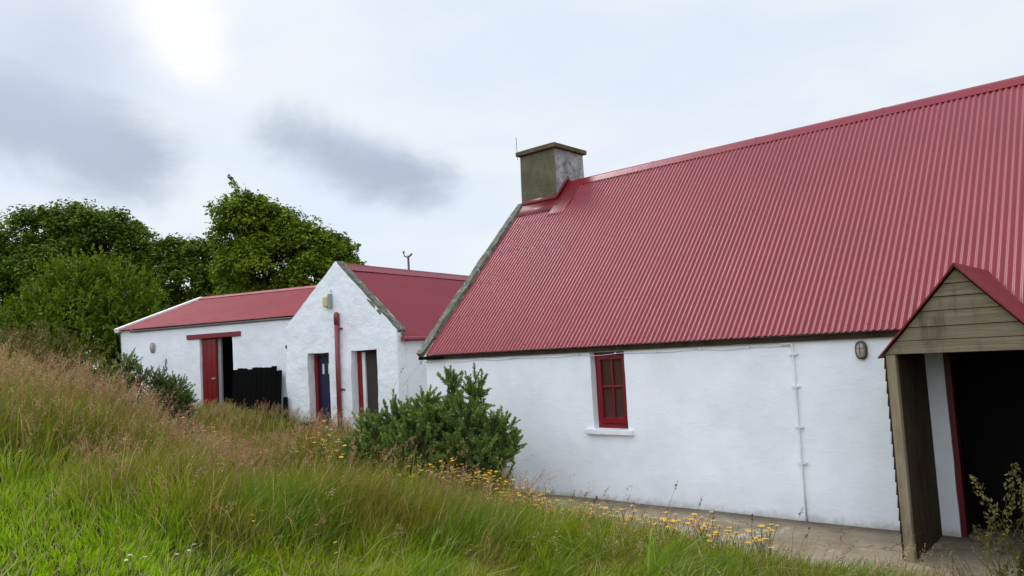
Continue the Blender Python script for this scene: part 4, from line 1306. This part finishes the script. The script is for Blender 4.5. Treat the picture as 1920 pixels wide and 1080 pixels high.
G_YEL = np.array((0.200, 0.270, 0.008)); G_GRN = np.array((0.120, 0.195, 0.008)); G_OLV = np.array((0.200, 0.175, 0.028)); G_DRY = np.array((0.42, 0.32, 0.17)); G_BLU = np.array((0.085, 0.155, 0.035)); G_LWN = np.array((0.26, 0.42, 0.006))


def grass_col(x, y, r_):
    n = len(x)
    a = fbm(x * .75, y * .75, 41)[:, None]; b_ = fbm(x * 1.3, y * 1.3, 57)[:, None]
    k = ss((a - .42) / .16)
    c = G_YEL * (1 - k) + G_GRN * k
    k = .85 * ss((b_ - .45) / .12)
    c = c * (1 - k) + G_OLV * k
    far = .35 * ss((r_ - 7.5) / 4.0)[:, None]
    c = c * (1 - far) + G_OLV * far
    lw = .9 * lawn(x, y, r_)[:, None]
    c = c * (1 - lw) + (G_LWN * (1 - .4 * k) + G_YEL * .4 * k) * lw
    u = rng.uniform(0, 1, n)[:, None]
    c = np.where(u > .90, G_DRY, c)
    c = np.where(u < .10, G_BLU, c)
    return 1.15 * c * rng.uniform(.65, 1.35, n)[:, None]


def blades(x, y, h, wdt, col, lean=.35, wind=(.25, .10), segs=3):
    n = len(x)
    z = ground(x, y) - .03
    # neighbours lean the same way: the sward lies in swirls
    sw = 2 * math.pi * 1.6 * fbm(x * .9 + 5, y * .9, 33)
    th = sw + rng.normal(0, 1.1, n)
    ln = np.abs(rng.normal(0, lean, n)) + .12
    dx = np.cos(th) * ln + wind[0] * rng.uniform(0, 1, n); dy = np.sin(th) * ln + wind[1] * rng.uniform(0, 1, n)
    ph = rng.uniform(0, 2 * math.pi, n)
    sx, sy = np.cos(ph), np.sin(ph)
    V = []
    for k in range(segs):
        t_ = k / segs
        wk = wdt * (1 - .55 * t_)
        cx = x + dx * h * t_ ** 1.8; cy = y + dy * h * t_ ** 1.8; cz = z + h * (t_ - .22 * ln * t_ ** 3)
        V.append(np.stack([cx - sx * wk, cy - sy * wk, cz], 1)); V.append(np.stack([cx + sx * wk, cy + sy * wk, cz], 1))
    V.append(np.stack([x + dx * h, y + dy * h, z + h * (1 - .3 * ln)], 1))
    nv = 2 * segs + 1
    v = np.stack(V, 1).reshape(-1, 3)
    i = np.arange(n) * nv
    F = []
    for k in range(segs - 1):
        a = i + 2 * k
        F += [np.stack([a, a + 1, a + 3], 1), np.stack([a, a + 3, a + 2], 1)]
    a = i + 2 * (segs - 1)
    F.append(np.stack([a, a + 1, a + 2], 1))
    f = np.concatenate(F)
    return v, f, np.repeat(col, nv, 0), np.stack(V[-1:], 1).reshape(-1, 3)


VV, FF, CC = [], [], []
nb_ = 0


def add_bl(t3):
    global nb_
    v, f, c = t3[:3]
    VV.append(v); FF.append(f + nb_); CC.append(c); nb_ += len(v)


x, y, r_ = scatter(150000, 4.2, 9.5, power=1.3)
# tufts: pull blades towards clump centres
tx = np.round(x * 5 + (vn(y * 3, x * 3, 9) - .5) * 1.4) / 5; ty = np.round(y * 5 + (vn(x * 3, y * 3, 8) - .5) * 1.4) / 5
pull = rng.uniform(0, .55, len(x))
x = x * (1 - pull) + tx * pull; y = y * (1 - pull) + ty * pull
ok = allowed(x, y); x, y, r_ = x[ok], y[ok], r_[ok]
add_bl(blades(x, y, hmap(x, y, r_) * rng.uniform(.5, 1.25, len(x)), .0042 * rng.uniform(.6, 1.4, len(x)), grass_col(x, y, r_), .42))
x, y, r_ = scatter(120000, 9.5, 24, power=1.2)
add_bl(blades(x, y, hmap(x, y, r_) * rng.uniform(.5, 1.25, len(x)), .0065 * rng.uniform(.6, 1.5, len(x)) * (1 + .04 * (r_ - 9)), grass_col(x, y, r_), .35))
# broad-leaved tussocks with arching blades
n = 60
tx, ty, tr = scatter(n, 5.0, 9.5, R(5), R(84))
ok = ~((tx > -6.5) & (ty > -3.6))
tx, ty = tx[ok], ty[ok]
k = rng.integers(18, 46, len(tx))
x = np.repeat(tx, k) + rng.normal(0, .06, k.sum()); y = np.repeat(ty, k) + rng.normal(0, .06, k.sum())
tone = np.repeat(rng.uniform(.7, 1.25, len(tx)), k)[:, None] * rng.uniform(.75, 1.25, (k.sum(), 1))
hh = np.repeat(rng.uniform(.25, .55, len(tx)), k) * rng.uniform(.6, 1.2, k.sum())
hh = hh * (1 - .45 * lawn(x, y, camdist(x, y)))
add_bl(blades(x, y, hh, .0085 * rng.uniform(.7, 1.3, k.sum()), np.array((0.125, 0.205, 0.016)) * tone, .75, segs=5))
# dead stalks lying through the sward
x, y, r_ = scatter(1800, 4.6, 12)
add_bl(blades(x, y, rng.uniform(.2, .6, len(x)), .0028 * rng.uniform(.7, 1.5, len(x)), np.tile(np.array((0.38, 0.31, 0.17)), (len(x), 1)) * rng.uniform(.7, 1.2, (len(x), 1)), .9))
# rank blades growing up through the foot of the big gorse
n = 260
x = rng.uniform(-9.3, -7.9, n); y = rng.uniform(-2.75, -2.25, n)
add_bl(blades(x, y, rng.uniform(.5, 1.15, n), np.full(n, .0055), np.tile(np.array((0.12, 0.17, 0.03)), (n, 1)) * rng.uniform(.7, 1.3, n)[:, None], .22))
# brown seeding grass in front of the porch
n = 1500
x = rng.uniform(-2.3, .6, n); y = rng.uniform(-3.3, -1.95, n)
add_bl(blades(x, y, rng.uniform(.12, .42, n), np.full(n, .0045), np.where(rng.uniform(0, 1, (n, 1)) < .5, G_OLV, G_DRY * .8) * rng.uniform(.6, 1.2, n)[:, None], .5))
# sparse growth in the crack between path and wall edge
n = 500
x = rng.uniform(-9.2, -1.2, n); y = -1.72 + rng.normal(0, .10, n)
add_bl(blades(x, y, rng.uniform(.05, .22, n), np.full(n, .004), np.tile(G_GRN, (n, 1)) * rng.uniform(.7, 1.3, n)[:, None], .4))
tag(npmesh('long_grass', np.concatenate(VV), np.concatenate(FF), 3, M['grass'], None, np.concatenate(CC)), 'long green and straw coloured meadow grass', 'grass', None, 'stuff')

# ------------------------------------------------------------------ seed heads on thin stalks
def seed_heads(x, y, h, hl, hw, col, ng, lean=.35, gsize=.011):
    n = len(x)
    z = ground(x, y)
    th = rng.uniform(0, 2 * math.pi, n); ln = np.abs(rng.normal(0, lean, n))
    dx = np.cos(th) * ln + .22; dy = np.sin(th) * ln + .1
    tip = np.stack([x + dx * h, y + dy * h, z + h * (1 - .2 * ln)], 1)
    mid_ = np.stack([x + dx * h * .35, y + dy * h * .35, z + h * .62], 1)
    ax = unit(tip - mid_)
    # stalk ribbons
    ph = rng.uniform(0, 2 * math.pi, n); s = np.stack([np.cos(ph), np.sin(ph), np.zeros(n)], 1) * .0024
    b0 = np.stack([x, y, z], 1)
    v = np.stack([b0 - s, b0 + s, mid_ - s * .8, mid_ + s * .8, tip - s * .5, tip + s * .5], 1).reshape(-1, 3)
    i = np.arange(n) * 6
    f = np.concatenate([np.stack([i, i + 1, i + 3], 1), np.stack([i, i + 3, i + 2], 1), np.stack([i + 2, i + 3, i + 5], 1), np.stack([i + 2, i + 5, i + 4], 1)])
    cst = np.repeat(col * .55 + np.array((.07, .075, .02)) * .45, 6, 0)
    m_ = n * ng
    si = np.repeat(np.arange(n), ng)
    t_ = rng.uniform(-.85, .15, m_)
    env = hw[si] * (1 - np.abs((t_ + .45) / .62) ** 2).clip(.12, 1)
    c = tip[si] + ax[si] * (t_ * hl[si])[:, None] + rng.normal(size=(m_, 3)) * (env * .6)[:, None]
    nm = unit(rng.normal(size=(m_, 3)))
    v2, f2, c2 = leaves(c, nm, gsize * rng.uniform(.6, 1.4, m_), col[si] * rng.uniform(.75, 1.25, m_)[:, None], .55, ax[si] + rng.normal(size=(m_, 3)) * .3)
    return np.concatenate([v, v2]), np.concatenate([f, f2 + len(v)]), np.concatenate([cst, c2])


PINK = np.array((0.46, 0.235, 0.16)); TAN = np.array((0.46, 0.36, 0.22)); OLT = np.array((0.33, 0.29, 0.12)); DKS = np.array((0.06, 0.055, 0.06))
x, y, r_ = scatter(30000, 6.0, 20, R(8), R(84), 1.15)
dens = fbm(x * .55 + 3, y * .55, 77)
keep = (rng.uniform(0, 1, len(x)) < (.08 + .92 * ss((dens - .40) / .16)) * ss((r_ - 6.3) / 2.0) * (1 - lawn(x, y, r_))) & ((y < -2.6) | (x < -8.0))
x, y, r_ = x[keep], y[keep], r_[keep]
n = len(x)
kk = rng.uniform(0, 1, n)[:, None]
col = np.where(kk < .5, PINK, np.where(kk < .8, TAN, OLT)) * rng.uniform(.75, 1.2, n)[:, None]
S1 = seed_heads(x, y, hmap(x, y, r_) * rng.uniform(.95, 1.35, n) + .06, rng.uniform(.10, .19, n), rng.uniform(.018, .034, n), col, 22, .3, .0145)
# the strip along the path edge and beside the big gorse
n = 420
s_ = rng.uniform(0, 1, n)
x = -10.2 + s_ * 8.0 + rng.normal(0, .1, n); y = -2.25 + rng.normal(0, .17, n) - .1 * s_
ok = allowed(x, y); x, y = x[ok], y[ok]; n = len(x); s_ = s_[ok]
kk = rng.uniform(0, 1, n)[:, None]
col = np.where(kk < .35, PINK * .8, np.where(kk < .6, TAN * .9, DKS)) * rng.uniform(.8, 1.2, n)[:, None]
S2 = seed_heads(x, y, rng.uniform(.28, .62, n) * (1.1 - .5 * s_), rng.uniform(.05, .09, n), rng.uniform(.006, .012, n), col, 12, .22, .010)
n = 240
x = rng.uniform(-2.1, .4, n); y = rng.uniform(-3.2, -2.0, n)
S4 = seed_heads(x, y, rng.uniform(.25, .55, n), rng.uniform(.10, .18, n), rng.uniform(.014, .03, n), np.tile(TAN * .8, (n, 1)) * rng.uniform(.7, 1.2, n)[:, None], 20, .4, .012)
# a few taller dark stalks standing against the white wall
n = 18
x = np.array([-8.0, -7.75, -6.9, -6.65, -6.1, -5.85, -5.7, -5.55, -5.4, -4.9, -4.5, -4.2, -3.9, -3.45, -3.1, -2.95, -8.95, -8.9]); y = np.full(n, -2.02) + rng.normal(0, .08, n); y[-2:] = -2.55
hh = np.array([.55, .6, .5, .45, .5, .55, .52, .5, .55, .5, .75, .6, .5, .55, .6, .45, 1.95, 1.8])
S3 = seed_heads(x, y, hh, np.full(n, .10), np.full(n, .014), np.tile(DKS, (n, 1)), 12, .12, .022)
off1 = len(S1[0]); off2 = off1 + len(S2[0]); off3 = off2 + len(S3[0])
tag(npmesh('grass_seed_heads', np.concatenate([S1[0], S2[0], S3[0], S4[0]]), np.concatenate([S1[1], S2[1] + off1, S3[1] + off2, S4[1] + off3]), 3, M['seed'], None, np.concatenate([S1[2], S2[2], S3[2], S4[2]])),
    'pinkish brown grass seed heads above the meadow', 'seed heads', None, 'stuff')

# feathery plant at the right beside the porch
pt = np.array((-1.02, -2.42)); n = 85
x = pt[0] + rng.normal(0, .13, n); y = pt[1] + rng.normal(0, .12, n)
v, f, c = seed_heads(x, y, rng.uniform(.50, 1.42, n), rng.uniform(.28, .50, n), rng.uniform(.03, .055, n), np.tile(np.array((0.135, 0.125, 0.038)), (n, 1)) * rng.uniform(.5, 1.3, n)[:, None], 80, .34, .030)
n = 160
x = pt[0] + rng.normal(0, .22, n); y = pt[1] + rng.normal(0, .16, n)
v2, f2, c2 = blades(x, y, rng.uniform(.3, .85, n), np.full(n, .006), np.tile(np.array((0.10, 0.10, 0.03)), (n, 1)) * rng.uniform(.7, 1.3, n)[:, None], .5, (-.2, 0.0))[:3]
tag(npmesh('feathery_plant', np.concatenate([v, v2]), np.concatenate([f, f2 + len(v)]), 3, M['seed'], None, np.concatenate([c, c2])), 'tall feathery olive plant with seeding plumes in front of the porch doorway', 'plant')

# ------------------------------------------------------------------ wild flowers
def flower_mesh(name, seed, nst, white=False):
    r2 = random.Random(seed); mb = MB()
    for k in range(nst):
        a = r2.uniform(0, 6.28); l = r2.uniform(.02, .10); h = r2.uniform(.75, 1.0)
        p0 = Vector((0, 0, -.05)); p2 = Vector((math.cos(a) * l, math.sin(a) * l, h)); p1 = Vector((p2.x * .3, p2.y * .3, h * .55))
        mb.tube([p0, p1, p2], [.0035, .003, .0022], 4, caps=False, mi=0)
        nrm_ = Vector((r2.uniform(-.5, .5), r2.uniform(-.6, .2), 1)).normalized()
        ax = nrm_.orthogonal().normalized(); ay = nrm_.cross(ax)
        rad = r2.uniform(.017, .026)
        npet = 11
        for q_ in range(npet):
            t0 = 2 * math.pi * q_ / npet; t1 = t0 + 2 * math.pi / npet * .42; tm = t0 - 2 * math.pi / npet * .42
            c0 = p2 + nrm_ * .004
            mb.add([c0 + (ax * math.cos(tm) + ay * math.sin(tm)) * rad * .3, c0 + (ax * math.cos(tm) + ay * math.sin(tm)) * rad * .9 + nrm_ * .003, c0 + (ax * math.cos(t0) + ay * math.sin(t0)) * rad * 1.05 + nrm_ * .001,
                    c0 + (ax * math.cos(t1) + ay * math.sin(t1)) * rad * .9 + nrm_ * .003, c0 + (ax * math.cos(t1) + ay * math.sin(t1)) * rad * .3], [(0, 1, 2, 3, 4)], 1)
        ring = [p2 + (ax * math.cos(i) + ay * math.sin(i)) * rad * .42 + nrm_ * .004 for i in [j * math.pi / 4 for j in range(8)]]
        mb.add(ring + [p2 + nrm_ * .013], [(i, (i + 1) % 8, 8) for i in range(8)], 2)
    me = bpy.data.meshes.new(name)
    me.from_pydata(mb.v, [], mb.f)
    for m_ in (M['stem'], M['petal_w'] if white else M['petal'], M['petal_c']): me.materials.append(m_)
    me.polygons.foreach_set('material_index', mb.m)
    me.update()
    return me


FM = [flower_mesh('yellow_wildflower', 500 + k, 1 + k % 4) for k in range(8)]
FW = [flower_mesh('white_wildflower', 600 + k, 1 + k % 2, True) for k in range(2)]


def plant_flowers(n, xr, yr, hr, label, group, meshes=FM, name='yellow_wildflower', line=None, sc=1.0):
    k = 0
    tries = 0
    while k < n and tries < n * 20:
        tries += 1
        if line:
            s_ = random.random() ** line[4]
            x_ = line[0] + (line[2] - line[0]) * s_ + random.gauss(0, .12); y_ = line[1] + (line[3] - line[1]) * s_ + random.gauss(0, xr)
        else:
            x_, y_ = random.uniform(*xr), random.uniform(*yr)
        if not bool(allowed(np.array([x_]), np.array([y_]))[0]): continue
        o_ = bpy.data.objects.new(name, random.choice(meshes))
        COL.objects.link(o_)
        h = random.uniform(*hr)
        o_.location = (x_, y_, g1(x_, y_))
        o_.rotation_euler = (random.uniform(-.12, .12), random.uniform(-.12, .12), random.uniform(0, 6.28))
        w_ = sc * random.uniform(.8, 1.25)
        o_.scale = (w_, w_, h)
        tag(o_, label, 'wildflower', group)
        k += 1


plant_flowers(130, .22, None, (.34, .60), 'yellow wildflower in the dense drift below the right side of the big gorse', 'yellow drift below the big gorse', line=(-8.1, -2.45, -6.2, -1.95, 1.0), sc=1.15)
plant_flowers(120, .15, None, (.24, .46), 'yellow wildflower along the grassy edge of the concrete path', 'yellow flowers along the path edge', line=(-6.7, -2.0, -3.3, -2.1, 1.15), sc=1.3)
plant_flowers(60, .25, None, (.6, .95), 'yellow wildflower beside the left foot of the big gorse', 'yellow flowers left of the big gorse', line=(-11.4, -2.0, -8.8, -2.75, 1.0), sc=1.3)
plant_flowers(16, (-14.6, -12.6), (-3.4, -2.4), (.6, .9), 'yellow wildflower in long grass below the two small gorse bushes', 'yellow flowers below the small gorse', sc=1.6)
plant_flowers(7, (-6.8, -4.5), (-6.4, -4.6), (.25, .42), 'scattered yellow wildflower in the foreground meadow grass', 'scattered foreground flowers', sc=.75)
plant_flowers(5, (-6.6, -6.0), (-7.0, -6.3), (.16, .26), 'small white wildflower in short grass at lower left', 'white flowers at lower left', FW, 'white_wildflower', sc=.65)
